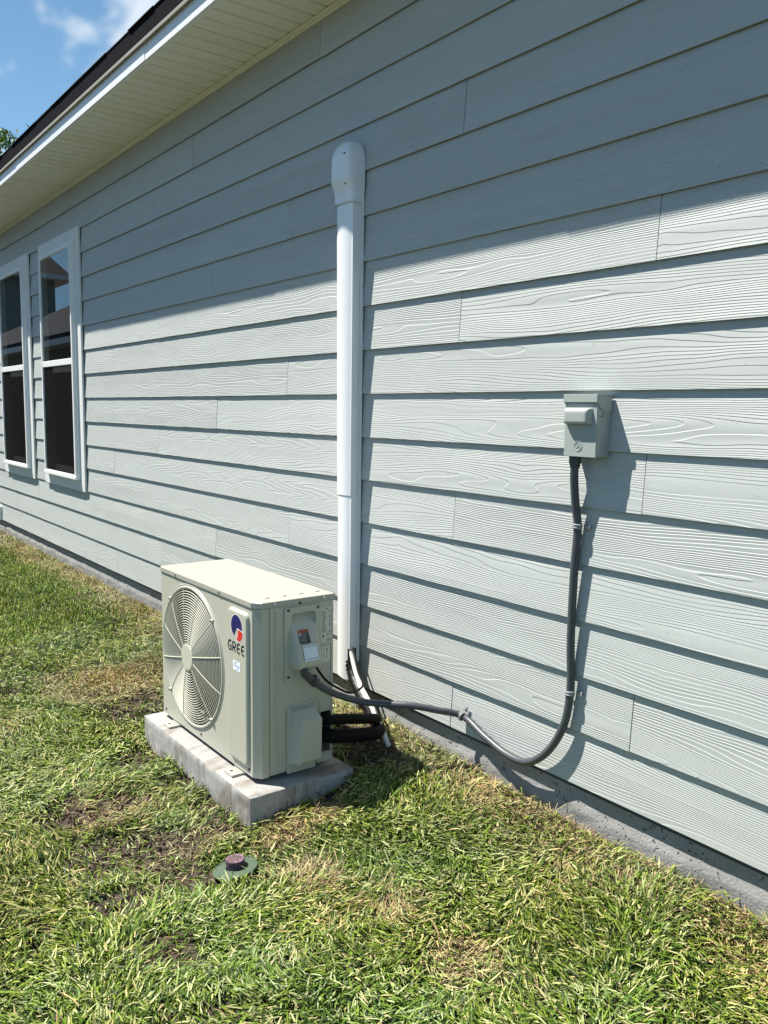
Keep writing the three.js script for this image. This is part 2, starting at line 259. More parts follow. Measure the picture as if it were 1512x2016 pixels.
  const k = 0.42, roof = part(house, 'roof', extr(poly([[0.432, 2.925], [0.432, 3.004], [-5.2, 3.004 + 5.632 * k], [-10.9, 2.96], [-10.9, 2.90], [-5.2, 2.95 + 5.632 * k], [0.30, 2.955]]), HX1 - HX0 + 0.8).rotateY(-Math.PI / 2).scale(1, 1, 1).translate(HX1 + 0.4, 0, 0), M.black);
  for (let x = HX1; x > -14;) { const w = rr(0.28, 0.36), t = rr(0.004, 0.008), o = rr(0.001, 0.008); // starter shingles along the eave
    const g = extr(poly([[0.434 + o, 3.0045], [0.434 + o, 3.0045 + t], [-0.3, 3.0075 + t + 0.734 * k], [-0.3, 3.0065 + 0.734 * k]]), w - 0.003).rotateY(-Math.PI / 2).translate(x, 0, 0); part(house, 'shingle', g, M.shingle[Math.floor(rnd() * 3)], roof); x -= w; }
  part(house, 'gable', merge([extr(poly([[0.2, 2.95], [-5.2, 2.93 + 5.4 * k], [-10.6, 2.95]]), 0.1).rotateY(-Math.PI / 2).translate(HX1 - 0.01, 0, 0), extr(poly([[0.2, 2.95], [-5.2, 2.93 + 5.4 * k], [-10.6, 2.95]]), 0.1).rotateY(-Math.PI / 2).translate(HX0 + 0.12, 0, 0)]), M.siding[0]);
  // windows
  for (const [a, b] of WIN) {
    const [y0, y1] = WY, fx0 = a + 0.10, fx1 = b - 0.10, fy0 = y0 + 0.084, fy1 = y1 - 0.09;
    const win = new THREE.Group(); win.name = 'window'; house.add(win);
    const p = (n, g, m) => part(house, n, g, m, win);
    p('casing', rbox(a, b, fy1, y1, 0.001, 0.0165, 0.002), M.trim); p('casing', rbox(a, b, y0, fy0, 0.001, 0.0165, 0.002), M.trim);
    p('casing', rbox(a, fx0, fy0 + 0.0005, fy1 - 0.0005, 0.001, 0.016, 0.002), M.trim); p('casing', rbox(fx1, b, fy0 + 0.0005, fy1 - 0.0005, 0.001, 0.016, 0.002), M.trim);
    // vinyl frame, stepped
    const fr = (x0, x1, ya, yb, t, z0, z1) => merge([rbox(x0, x0 + t, ya, yb, z0, z1, 0.003), rbox(x1 - t, x1, ya, yb, z0, z1, 0.003), rbox(x0 + t, x1 - t, ya, ya + t, z0, z1, 0.003), rbox(x0 + t, x1 - t, yb - t, yb, z0, z1, 0.003)]);
    p('frame', merge([fr(fx0 + 0.0005, fx1 - 0.0005, fy0 + 0.0005, fy1 - 0.0005, 0.035, -0.012, 0.034), fr(fx0 + 0.012, fx1 - 0.012, fy0 + 0.012, fy1 - 0.012, 0.028, 0.033, 0.050)]), M.white);
    p('sill', rbox(fx0 + 0.001, fx1 - 0.001, fy0 + 0.004, fy0 + 0.030, 0.030, 0.055, 0.004), M.white);
    const my = 1.522, ix0 = fx0 + 0.036, ix1 = fx1 - 0.036;
    const up = p('upper_sash', merge([fr(ix0, ix1, my - 0.02, fy1 - 0.036, 0.012, 0.018, 0.046), rbox(ix0 - 0.002, ix1 + 0.002, my - 0.024, my + 0.024, 0.019, 0.0475, 0.004)]), M.white);
    part(house, 'pane', new THREE.PlaneGeometry(ix1 - ix0 - 0.020, fy1 - 0.036 - my - 0.030).translate((ix0 + ix1) / 2, (fy1 - 0.036 + my) / 2, 0.040), M.glass, up);
    const lo = p('lower_sash', merge([fr(ix0, ix1, fy0 + 0.037, my - 0.026, 0.045, -0.045, -0.015)]), M.white);
    part(house, 'pane', new THREE.PlaneGeometry(ix1 - ix0 - 0.086, my - 0.026 - fy0 - 0.037 - 0.086).translate((ix0 + ix1) / 2, (fy0 + my) / 2, -0.03), M.glass, lo);
    p('insect_screen', new THREE.PlaneGeometry(ix1 - ix0 - 0.002, my - 0.026 - fy0 - 0.037).translate((ix0 + ix1) / 2, (fy0 + 0.037 + my - 0.026) / 2, 0.037), M.screen);
  }
  // small access cover at the foot of the wall
}
{
  const vent = thing('vent_cover', 'small white square cover low on the siding beneath the windows', 'vent cover', [-9.5, 0.02, 0]);
  part(vent, 'frame', merge([rbox(-9.62, -9.30, 0.118, 0.135, -0.004, 0.022, 0.002), rbox(-9.317, -9.30, -0.005, 0.117, -0.004, 0.022, 0.002), rbox(-9.62, -9.603, -0.005, 0.117, -0.004, 0.022, 0.002)]), M.trim);
  part(vent, 'plate', rbox(-9.602, -9.318, -0.003, 0.116, -0.004, 0.008, 0.002), M.trim);
}

/* ---------- concrete pad and the outdoor unit ---------- */
const PADY = -0.150;
{
  const g = new THREE.BoxGeometry(0.975, 0.16, 0.44, 70, 12, 32).translate(-2.937, PADY - 0.08, 0.524), P = g.attributes.position;
  for (let i = 0; i < P.count; i++) { const x = P.getX(i), y = P.getY(i), z = P.getZ(i); const n = 0.0028 * N(x * 14, y * 14, z * 14) + 0.0015 * N(x * 45, y * 45, z * 45);
    const ex = Math.abs(x + 2.937) / 0.4875, ez = Math.abs(z - 0.524) / 0.22, ey = (y - PADY + 0.08) / 0.08; const edge = (ex > 0.995) + (ez > 0.99) + (ey > 0.99);
    const pull = edge >= 2 ? 0.003 + 0.003 * Math.abs(N(x * 22, y * 22, z * 22)) : 0; P.setXYZ(i, x + n - Math.sign(x + 2.937) * pull * (ex > 0.995), y + (ey > 0.99 ? n * 0.4 - pull : n), z + n - Math.sign(z - 0.524) * pull * (ez > 0.99)); }
  g.computeVertexNormals(); const pad = thing('concrete_pad', 'thick pale concrete slab with brown smears under the outdoor unit', 'concrete pad', [-2.937, PADY - 0.16, 0.524]);
  part(pad, 'slab', worldUV(g, 0.5, 0.13, 0.3), M.pad);
}
const X0 = -3.37, X1 = -2.522, ZF = 0.677, ZR = 0.358, YB = -0.130, YT = 0.485;
const ac = thing('air_conditioner', 'cream outdoor air conditioner unit with round fan grille on a concrete slab', 'air conditioner', [(X0 + X1) / 2, PADY, (ZF + ZR) / 2]);
{
  const C = [-3.062, 0.188], R = 0.276, cx = 0.030, cz = 0.022;
  // front sheet with the round opening
  const s = poly([[X0 + 0.01, YB], [X1 - cx, YB], [X1 - cx, YT], [X0 + 0.01, YT]]); const hole = new THREE.Path(); hole.absarc(C[0], C[1], R, 0, Math.PI * 2, true); s.holes.push(hole);
  const front = part(ac, 'front_panel', extr(s, 0.004, 0, { curveSegments: 72 }).translate(0, 0, ZF - 0.004), M.beige);
  part(ac, 'rim', new THREE.TorusGeometry(R + 0.003, 0.007, 10, 96).scale(1, 1, 0.9).translate(C[0], C[1], ZF), M.beige, front);
  part(ac, 'rim', new THREE.TorusGeometry(R + 0.014, 0.0035, 8, 96).translate(C[0], C[1], ZF - 0.001), M.beige, front);
  // corner posts
  part(ac, 'corner_post', extr(poly([[X1 - cx + 0.0005, -ZF], [X1, -ZF + cz], [X1, -0.627], [X1 - 0.004, -0.627], [X1 - 0.004, -ZF + cz + 0.002], [X1 - cx, -ZF + 0.005]]), YT - YB).rotateX(-Math.PI / 2).translate(0, YB, 0), M.beige);
  part(ac, 'corner_post', extr(poly([[X0 + 0.0095, -ZF], [X0, -ZF + 0.009], [X0, -0.627], [X0 + 0.004, -0.627], [X0 + 0.004, -ZF + 0.011], [X0 + 0.010, -ZF + 0.005]]), YT - YB).rotateX(-Math.PI / 2).translate(0, YB, 0), M.beige);
  // side sheet with the pocket and the pipe opening, drawn in (-z, y)
  const ss = poly([[-0.6245, YB + 0.003], [-ZR, YB + 0.003], [-ZR, YT], [-0.6245, YT]]);
  ss.holes.push(new THREE.Path(rrect(-0.541, -0.437, 0.404, 0.456, 0.014).getPoints(8).reverse()));
  ss.holes.push(new THREE.Path([[-0.424, -0.090], [-0.424, 0.066], [-0.369, 0.066], [-0.369, -0.090]].map(([p, q]) => new THREE.Vector2(p, q))));
  const side = part(ac, 'side_panel', extr(ss, 0.003).rotateY(Math.PI / 2).translate(X1 - 0.003, 0, 0), M.beige);
  part(ac, 'side_panel', box(X0, X0 + 0.003, YB, YT, ZR, 0.6245), M.beige);
  part(ac, 'emboss', merge([rbox(X1 - 0.002, X1 + 0.003, -0.10, 0.470, 0.598, 0.603, 0.002), rbox(X1 - 0.002, X1 + 0.0025, -0.095, 0.455, 0.365, 0.3685, 0.002), rbox(X1 - 0.002, X1 + 0.0025, -0.095, 0.12, 0.5605, 0.5635, 0.002)]), M.beige, side);
  // inside: base pan, rear coil, partition, shroud
  part(ac, 'base_pan', rbox(X0 + 0.012, X1 - 0.034, YB - 0.004, YB + 0.03, ZR + 0.002, ZF - 0.006, 0.003), M.beige);
  part(ac, 'coil', merge(Array.from({ length: 40 }, (_, i) => box(X0 + 0.006 + i * 0.0155, X0 + 0.0175 + i * 0.0155, YB + 0.032, YT - 0.004, ZR + 0.002, ZR + 0.03))), M.coil);
  part(ac, 'rear_guard', merge([box(X0 + 0.004, X1 - 0.004, YB + 0.031, YT - 0.002, ZR - 0.001, ZR + 0.0015)]), M.beige);
  part(ac, 'partition', box(-2.745, -2.742, YB + 0.031, YT - 0.003, ZR + 0.032, ZF - 0.006), M.steel);
  part(ac, 'shroud', new THREE.CylinderGeometry(R + 0.001, R + 0.012, 0.075, 72, 1, true).rotateX(Math.PI / 2).translate(C[0], C[1], ZF - 0.042), M.fan);
  const fan = part(ac, 'fan', cyl([C[0], C[1], ZF - 0.16], [C[0], C[1], ZF - 0.045], 0.055, 0.05, 28), M.fan);
  for (let q = 0; q < 3; q++) { // swept blades
    const P = [], I = [], nu = 10, nv = 12, a0 = q * 2 * Math.PI / 3 + 0.5;
    for (let i = 0; i <= nu; i++) for (let j = 0; j <= nv; j++) { const r = lerp(0.048, R - 0.018, i / nu), w = 1.55 - 0.25 * (i / nu), a = a0 + w * (j / nv) + 0.5 * (i / nu), z = ZF - 0.145 + 0.085 * (j / nv) + 0.012 * Math.sin(Math.PI * j / nv); P.push(C[0] + r * Math.cos(a), C[1] + r * Math.sin(a), z); }
    for (let i = 0; i < nu; i++) for (let j = 0; j < nv; j++) { const a = i * (nv + 1) + j, b = a + 1, c = a + nv + 1, d = c + 1; I.push(a, c, b, b, c, d); }
    const g = new THREE.BufferGeometry(); g.setAttribute('position', new THREE.Float32BufferAttribute(P, 3)); g.setIndex(I); g.computeVertexNormals(); part(ac, 'blade', g, M.fan, fan);
  }
  // grille: rings, spokes, hub
  const gr = part(ac, 'grille', merge([extr((() => { const d = new THREE.Shape(); d.absarc(C[0], C[1], 0.050, 0, Math.PI * 2); return d; })(), 0.005, 0.003).translate(0, 0, ZF + 0.014)]), M.grille);
  const zAt = (r) => ZF + 0.018 - 0.016 * Math.pow(r / R, 3);
  for (let r = 0.0575; r < R - 0.002; r += 0.0098) part(ac, 'ring', new THREE.TorusGeometry(r, 0.0020, 6, 88).translate(C[0], C[1], zAt(r)), M.grille, gr);
  for (let q = 0; q < 12; q++) { const a = (13 + q * 30) * Math.PI / 180, pts = []; for (let i = 0; i <= 6; i++) { const r = lerp(0.045, R + 0.002, i / 6); pts.push([C[0] + r * Math.cos(a), C[1] + r * Math.sin(a), zAt(r) + (q % 6 === 0 ? 0.003 : 0.0006)]); } part(ac, 'spoke', tube(pts, q % 6 === 0 ? 0.0024 : 0.0019, 12, 6), M.grille, gr); }
  for (const a of [43, 133, 223, 313]) { const t = a * Math.PI / 180, x = C[0] + (R + 0.002) * Math.cos(t), y = C[1] + (R + 0.002) * Math.sin(t); part(ac, 'clip', rbox(x - 0.008, x + 0.008, y - 0.006, y + 0.006, ZF, ZF + 0.012, 0.003), M.grille, gr); part(ac, 'screw', cyl([x, y, ZF + 0.010], [x, y, ZF + 0.0145], 0.0035, 0.003, 10), M.screw, gr); }
  // raised panel with the emblem
  const lp = part(ac, 'logo_panel', extr(rrect(-2.712, -2.582, -0.088, 0.452, 0.012), 0.001, 0.012, { bevelSegments: 4 }).translate(0, 0, ZF - 0.001), M.beige);
  const LZ = ZF + 0.0122;
  const flat = (sh, z, m, n) => part(ac, n, new THREE.ShapeGeometry(sh, 24).translate(0, 0, z), m, lp);
  { // navy disc with a cut-out quarter and a red tongue, on a white keyline
    const ox = -2.646, oy = 0.404, r = 0.042, disc = (k) => { const d = new THREE.Shape(); d.moveTo(ox + 0.004, oy - 0.004 + k); d.lineTo(ox + r + k * 0.9, oy - 0.010 + k * 0.5); d.absarc(ox, oy, r + k, -0.2, Math.PI + 1.05, false); d.lineTo(ox + 0.004, oy - 0.004 + k); return d; };
    const tongue = (k) => { const d = new THREE.Shape(); d.moveTo(ox + 0.008 - k, oy - 0.009 + k); d.quadraticCurveTo(ox + 0.016 - k, oy - 0.030, ox + 0.001 - k, oy - 0.048 - k); d.quadraticCurveTo(ox + 0.014, oy - 0.055 - k, ox + 0.028 + k * 0.6, oy - 0.048 - k * 0.6); d.quadraticCurveTo(ox + 0.050 + k, oy - 0.036, ox + 0.0465 + k, oy - 0.013 + k); d.lineTo(ox + 0.008 - k, oy - 0.009 + k); return d; };
    flat(disc(0.003), LZ + 0.0002, M.emblemWhite, 'emblem'); flat(tongue(0.004), LZ + 0.0004, M.emblemWhite, 'emblem'); flat(disc(0), LZ + 0.0007, M.navy, 'emblem'); flat(tongue(0), LZ + 0.0009, M.red, 'emblem');
    // letters G R E E as broad pen strokes
    const ribbon = (pts, w) => { const P = [], I = [], n = pts.length; pts.forEach(([x, y], i) => { const a = pts[Math.max(0, i - 1)], b = pts[Math.min(n - 1, i + 1)], dx = b[0] - a[0], dy = b[1] - a[1], l = Math.hypot(dx, dy) || 1; P.push(x - dy / l * w / 2, y + dx / l * w / 2, 0, x + dy / l * w / 2, y - dx / l * w / 2, 0); if (i) I.push(2 * i - 2, 2 * i - 1, 2 * i, 2 * i, 2 * i - 1, 2 * i + 1); }); const g = new THREE.BufferGeometry(); g.setAttribute('position', new THREE.Float32BufferAttribute(P, 3)); g.setIndex(I); g.computeVertexNormals(); return g; };
    const arc = (x, y, rx, ry, a, b, n = 14) => Array.from({ length: n + 1 }, (_, i) => { const t = lerp(a, b, i / n) * Math.PI / 180; return [x + rx * Math.cos(t), y + ry * Math.sin(t)]; });
    const w = 0.0062, h = 0.033, by = 0.309, cw = 0.026, st = -2.712;
    const letters = [
      (x) => [[...arc(x + 0.012, by + h / 2, 0.012, h / 2, 55, 270), [x + cw - 0.003, by], [x + cw - 0.003, by + h * 0.45]], [[x + cw - 0.001, by + h * 0.47], [x + 0.012, by + h * 0.47]], [[x + 0.012, by + h], [x + cw - 0.003, by + h]]],
      (x) => [[[x + 0.002, by - 0.002], [x + 0.002, by + h], [x + 0.013, by + h], ...arc(x + 0.013, by + h * 0.72, 0.010, h * 0.28, 80, -80, 8), [x + 0.004, by + h * 0.44]], [[x + 0.010, by + h * 0.44], [x + 0.023, by - 0.002]]],
      ...[0, 1].map(() => (x) => [[[x + cw - 0.003, by + h], [x + 0.012, by + h], ...arc(x + 0.014, by + h / 2, 0.012, h / 2, 100, 260), [x + cw - 0.003, by]], [[x + 0.004, by + h * 0.5], [x + cw - 0.004, by + h * 0.5]]])];
    letters.forEach((f, i) => part(ac, 'letter', merge(f(st + i * 0.0335).map((pts) => ribbon(pts, w).translate(0, 0, LZ + 0.0006))), M.ink, lp));
    // small white badge with a blue swoosh
    const bd = document.createElement('canvas'); bd.width = 192; bd.height = 128; const q = bd.getContext('2d'); q.fillStyle = '#e9eef4'; q.fillRect(0, 0, 192, 128); q.strokeStyle = '#1c2d5a'; q.lineWidth = 9; q.beginPath(); q.arc(78, 66, 46, 3.5, 5.4); q.stroke(); q.strokeStyle = '#3a79c4'; q.beginPath(); q.arc(112, 64, 44, 0.35, 2.2); q.stroke(); q.fillStyle = '#2c4f96'; q.font = 'italic bold 40px sans-serif'; q.fillText('Inverter', 20, 78, 152);
    const t = new THREE.CanvasTexture(bd); t.colorSpace = THREE.SRGBColorSpace; part(ac, 'badge', new THREE.PlaneGeometry(0.056, 0.036).translate(-2.647, 0.258, LZ + 0.0006), mat(1, 1, 1, { map: t, roughness: 0.35 }), lp);
  }
  // lid with a folded skirt and pressed ribs
  const lid = (o) => poly([[X0 - o, -ZR + o], [X0 - o, -ZF + 0.010 - o], [X0 + 0.012 - o, -ZF - o], [X1 - cx - 0.002 + o * 0.5, -ZF - o], [X1 + o, -ZF + cz - 0.001], [X1 + o, -ZR + o]].reverse());
  const top = part(ac, 'top_cover', extr(lid(0.0015), 0.0155, 0.0035).rotateX(-Math.PI / 2).translate(0, YT + 0.0045, 0), M.beigeLid);
  for (const z of [0.395, 0.465, 0.535, 0.605]) part(ac, 'rib', extr(rrect(X0 + 0.055, X1 - 0.055, -z - 0.008, -z + 0.008, 0.0075), 0.001, 0.004, { bevelSize: 0.006 }).rotateX(-Math.PI / 2).translate(0, YT + 0.0225, 0), M.beigeLid, top);
  const scr = new THREE.CylinderGeometry(0.0045, 0.005, 0.004, 12);
  const sz = scr.clone().rotateX(Math.PI / 2), sx = scr.clone().rotateZ(-Math.PI / 2);
  for (const x of [-3.20, -2.80]) place(ac, 'screw', sz, M.steel, [x, YT + 0.013, ZF + 0.007], top);
  for (const z of [0.606, 0.402]) place(ac, 'screw', sx, M.steel, [X1 + 0.007, YT + 0.013, z], top);
  place(ac, 'screw', sx, M.screw, [X1 + 0.006, YT + 0.006, 0.504], top);
  for (const [y, z] of [[-0.116, 0.551], [-0.118, 0.430]]) place(ac, 'screw', sx, M.screw, [X1 + 0.001, y, z], side);
  for (const x of [-3.33, -2.98, -2.578]) place(ac, 'screw', sz, M.screw, [x, YB + 0.022, ZF + 0.001], front);
  // terminal cover: plate, pocket, swelling that leans outward
  const ps = rrect(-0.566, -0.414, 0.207, 0.477, 0.006); ps.holes.push(new THREE.Path(rrect(-0.541, -0.437, 0.400, 0.456, 0.014).getPoints(8).reverse()));
  const tc = part(ac, 'terminal_cover', extr(ps, 0.003, 0.001).rotateY(Math.PI / 2).translate(X1 + 0.0015, 0, 0), M.plastic);
  part(ac, 'pocket', merge([box(X1 - 0.030, X1 - 0.027, 0.395, 0.465, 0.43, 0.548), box(X1 - 0.027, X1 - 0.003, 0.457, 0.46, 0.43, 0.548), box(X1 - 0.027, X1 - 0.003, 0.40, 0.456, 0.542, 0.545), box(X1 - 0.027, X1 - 0.003, 0.40, 0.456, 0.433, 0.436)]), M.plastic, tc);
  { // loft: rows from the pocket's lower lip to the foot of the swelling
    const rows = [[0.452, -0.024, 0.489, 0.046, 0.004], [0.430, -0.016, 0.489, 0.049, 0.008], [0.408, 0.004, 0.490, 0.052, 0.014], [0.385, 0.020, 0.4905, 0.053, 0.018], [0.350, 0.036, 0.491, 0.054, 0.020], [0.315, 0.049, 0.491, 0.055, 0.021], [0.290, 0.056, 0.491, 0.055, 0.021], [0.275, 0.057, 0.491, 0.054, 0.022], [0.264, 0.053, 0.491, 0.051, 0.022], [0.258, 0.045, 0.491, 0.047, 0.020], [0.256, 0.030, 0.491, 0.042, 0.012]], P = [], I = [], n = 22;
    for (const [y, d, zc, hw, r] of rows) for (let i = 0; i <= n; i++) { const t = i / n; let zz, dd; // flat face with rounded shoulders
      const c = (t - 0.5) * 2, a = Math.abs(c); zz = zc + Math.sign(c) * hw * Math.min(1, a * 1.25) + Math.sign(c) * 0.004 * Math.max(0, a - 0.8) * 5; const e = clamp((a - 0.8 + 0.36) / 0.56); dd = d - (d + 0.004) * Math.pow(sstep(0.35, 1, e), 1.4); if (a < 0.62) dd = d; P.push(X1 + 0.004 + dd, y, zz); }
    for (let q = 0; q < rows.length - 1; q++) for (let i = 0; i < n; i++) { const a = q * (n + 1) + i, b = a + 1, c = a + n + 1, d = c + 1; I.push(a, c, b, b, c, d); }
    const g = new THREE.BufferGeometry(); g.setAttribute('position', new THREE.Float32BufferAttribute(P, 3)); g.setIndex(I); g.computeVertexNormals(); part(ac, 'bulge', g, M.plastic, tc);
    part(ac, 'outlet', box(X1 + 0.003, X1 + 0.044, 0.2575, 0.2605, 0.447, 0.535), M.dark, tc);
  }
  for (const [y, z] of [[0.469, 0.552], [0.467, 0.428], [0.226, 0.552]]) place(ac, 'screw', sx, M.screw, [X1 + 0.006, y, z], tc);
  // labels
  const label = (name, w, h, draw, W, H) => { const c = document.createElement('canvas'); c.width = W; c.height = H; draw(c.getContext('2d'), W, H); const t = new THREE.CanvasTexture(c); t.colorSpace = THREE.SRGBColorSpace; t.anisotropy = 4; return mat(1, 1, 1, { map: t, roughness: 0.45 }); };
  const lean = Math.atan2(0.016, 0.035), face = (y) => { const q = [[0.430, -0.016], [0.408, 0.004], [0.385, 0.020], [0.350, 0.036], [0.315, 0.049], [0.290, 0.056]]; let i = 0; while (i < 4 && y < q[i + 1][0]) i++; return X1 + 0.0065 + lerp(q[i][1], q[i + 1][1], (q[i][0] - y) / (q[i][0] - q[i + 1][0])); };
  const warn = label('w', 0, 0, (q, W, H) => { q.fillStyle = '#2b2f36'; q.fillRect(0, 0, W, H); q.fillStyle = '#b5562b'; q.fillRect(0, 0, W, 34); q.fillStyle = '#1c1512'; q.font = 'bold 24px sans-serif'; q.fillText('WARNING', 34, 26); q.fillStyle = '#d9d9d6'; q.fillRect(6, 38, 24, 28); q.fillStyle = '#2b2f36'; q.fillRect(15, 42, 7, 18); q.fillStyle = '#8f949c'; let s = 7; for (let y = 44; y < H - 22; y += 11) { s = (s * 37 + 11) % 101; q.fillRect(y < 70 ? 36 : 8, y, W * (0.55 + s / 300) - (y < 70 ? 20 : 0), 4); } q.fillStyle = '#0d0f12'; q.fillRect(W * 0.55, H - 18, W * 0.42, 14); }, 128, 160);
  const info = label('i', 0, 0, (q, W, H) => { q.fillStyle = '#d7dfea'; q.fillRect(0, 0, W, H); q.fillStyle = '#1a2033'; q.font = 'bold 15px sans-serif'; q.fillText('USE PHONE CAMERA', 8, 24, W - 16); for (const [x, w] of [[14, 34], [54, 40], [100, 16], [122, 28]]) q.fillRect(x, H - 26, w, 8); }, 160, 190);
  const plane = (w, h, y0, y1, zc, m, n) => { const yc = (y0 + y1) / 2, g = new THREE.PlaneGeometry(w, Math.hypot(y1 - y0, face(y0) - face(y1))).rotateX(0); g.rotateY(Math.PI / 2); g.rotateZ(Math.atan2(face(y0) - face(y1), y1 - y0)); part(ac, n, g.translate((face(y0) + face(y1)) / 2 + 0.0015, yc, zc), m, tc); };
  plane(0.043, 0, 0.351, 0.396, 0.502, warn, 'warning_label'); plane(0.058, 0, 0.291, 0.345, 0.488, info, 'instruction_label');
  const rate = label('r', 0, 0, (q, W, H) => { q.fillStyle = '#c9c9bb'; q.fillRect(0, 0, W, H); q.strokeStyle = '#8d8d80'; q.strokeRect(2, 2, W - 4, H - 4); q.fillStyle = '#222'; q.font = 'bold 16px sans-serif'; q.fillText('GREE', W / 2 - 12, 22); q.fillStyle = '#5a5a52'; let s = 5; for (let y = 36; y < H * 0.72; y += 9) { s = (s * 53 + 17) % 97; q.fillRect(10, y, 30 + s * 0.35, 4); if (s % 3) q.fillRect(W - 40 + s % 12, y, 22, 4); } q.fillStyle = '#333'; q.fillRect(18, H * 0.77, 18, 24); q.fillRect(62, H * 0.75, 46, 5); q.fillRect(62, H * 0.79, 40, 4); for (let i = 0; i < 14; i++) if (i % 3) q.fillRect(62 + i * 4, H * 0.88, 2 + i % 2, 26); }, 128, 320);
  part(ac, 'rating_plate', new THREE.PlaneGeometry(0.044, 0.135).rotateY(Math.PI / 2).translate(X1 + 0.0012, 0.394, 0.389), rate, side);
  const slip = label('s', 0, 0, (q, W, H) => { q.fillStyle = '#d2d2c6'; q.fillRect(0, 0, W, H); q.fillStyle = '#77776c'; q.fillRect(18, 10, 3, H - 20); q.fillRect(26, 10, 3, H - 20); q.fillStyle = '#c3c3b6'; q.fillRect(40, 0, 4, H); q.fillStyle = '#2b2b2b'; q.fillRect(60, 30, 7, H - 60); q.beginPath(); q.moveTo(52, 34); q.lineTo(75, 34); q.lineTo(63, 12); q.fill(); }, 96, 160);
  part(ac, 'arrow_label', new THREE.PlaneGeometry(0.032, 0.056).rotateY(Math.PI / 2).translate(X1 + 0.0012, 0.284, 0.391), slip, side);
  // valve cover
  const hull = (pts) => new ConvexGeometry(pts.map((p) => V(...p)));
  const vc = part(ac, 'valve_cover', hull([[X1 + 0.001, 0.101, 0.546], [X1 + 0.001, 0.104, 0.452], [X1 + 0.001, 0.07, 0.432], [X1 + 0.001, -0.098, 0.553], [X1 + 0.001, -0.098, 0.432], [X1 + 0.060, 0.073, 0.523], [X1 + 0.060, 0.068, 0.443], [X1 + 0.055, 0.077, 0.521], [X1 + 0.060, -0.080, 0.530], [X1 + 0.060, -0.080, 0.445], [X1 + 0.052, -0.092, 0.531], [X1 + 0.052, -0.092, 0.444], [X1 + 0.02, 0.102, 0.54], [X1 + 0.02, 0.102, 0.452]]), M.plastic);
  part(ac, 'flange', rbox(X1 + 0.0005, X1 + 0.006, YB - 0.006, 0.108, 0.436, 0.556, 0.002), M.plastic, vc);
  place(ac, 'screw', sx, M.screw, [X1 + 0.030, 0.088, 0.500], vc);
  part(ac, 'emboss', tube([[X1 + 0.001, 0.055, 0.415], [X1 + 0.001, 0.110, 0.415], [X1 + 0.001, 0.119, 0.424], [X1 + 0.001, 0.119, 0.55]], 0.0022, 30, 6), M.beige, side);
  // feet: pressed tabs on the slab
  for (const x of [-3.235, -2.665]) for (const f of [1, -1]) { const z = f > 0 ? ZF : ZR; part(ac, 'foot', merge([rbox(x - 0.034, x + 0.034, PADY - 0.001, PADY + 0.009, z - (f > 0 ? 0.05 : 0.032), z + (f > 0 ? 0.042 : 0.05), 0.003), rbox(x - 0.04, x + 0.04, PADY + 0.006, YB - 0.0035, z - (f > 0 ? 0.05 : -0.004), z - (f > 0 ? 0.004 : -0.05), 0.002), cyl([x, PADY + 0.004, z + f * 0.020], [x, PADY + 0.0072, z + f * 0.020], 0.0001, 0.0001, 8)]), M.beigeLid);
    if (f > 0) part(ac, 'slot', cyl([x - 0.006, PADY + 0.0085, z + 0.024], [x - 0.006, PADY + 0.0094, z + 0.024], 0.006, 0.006, 14), M.dark); }
}

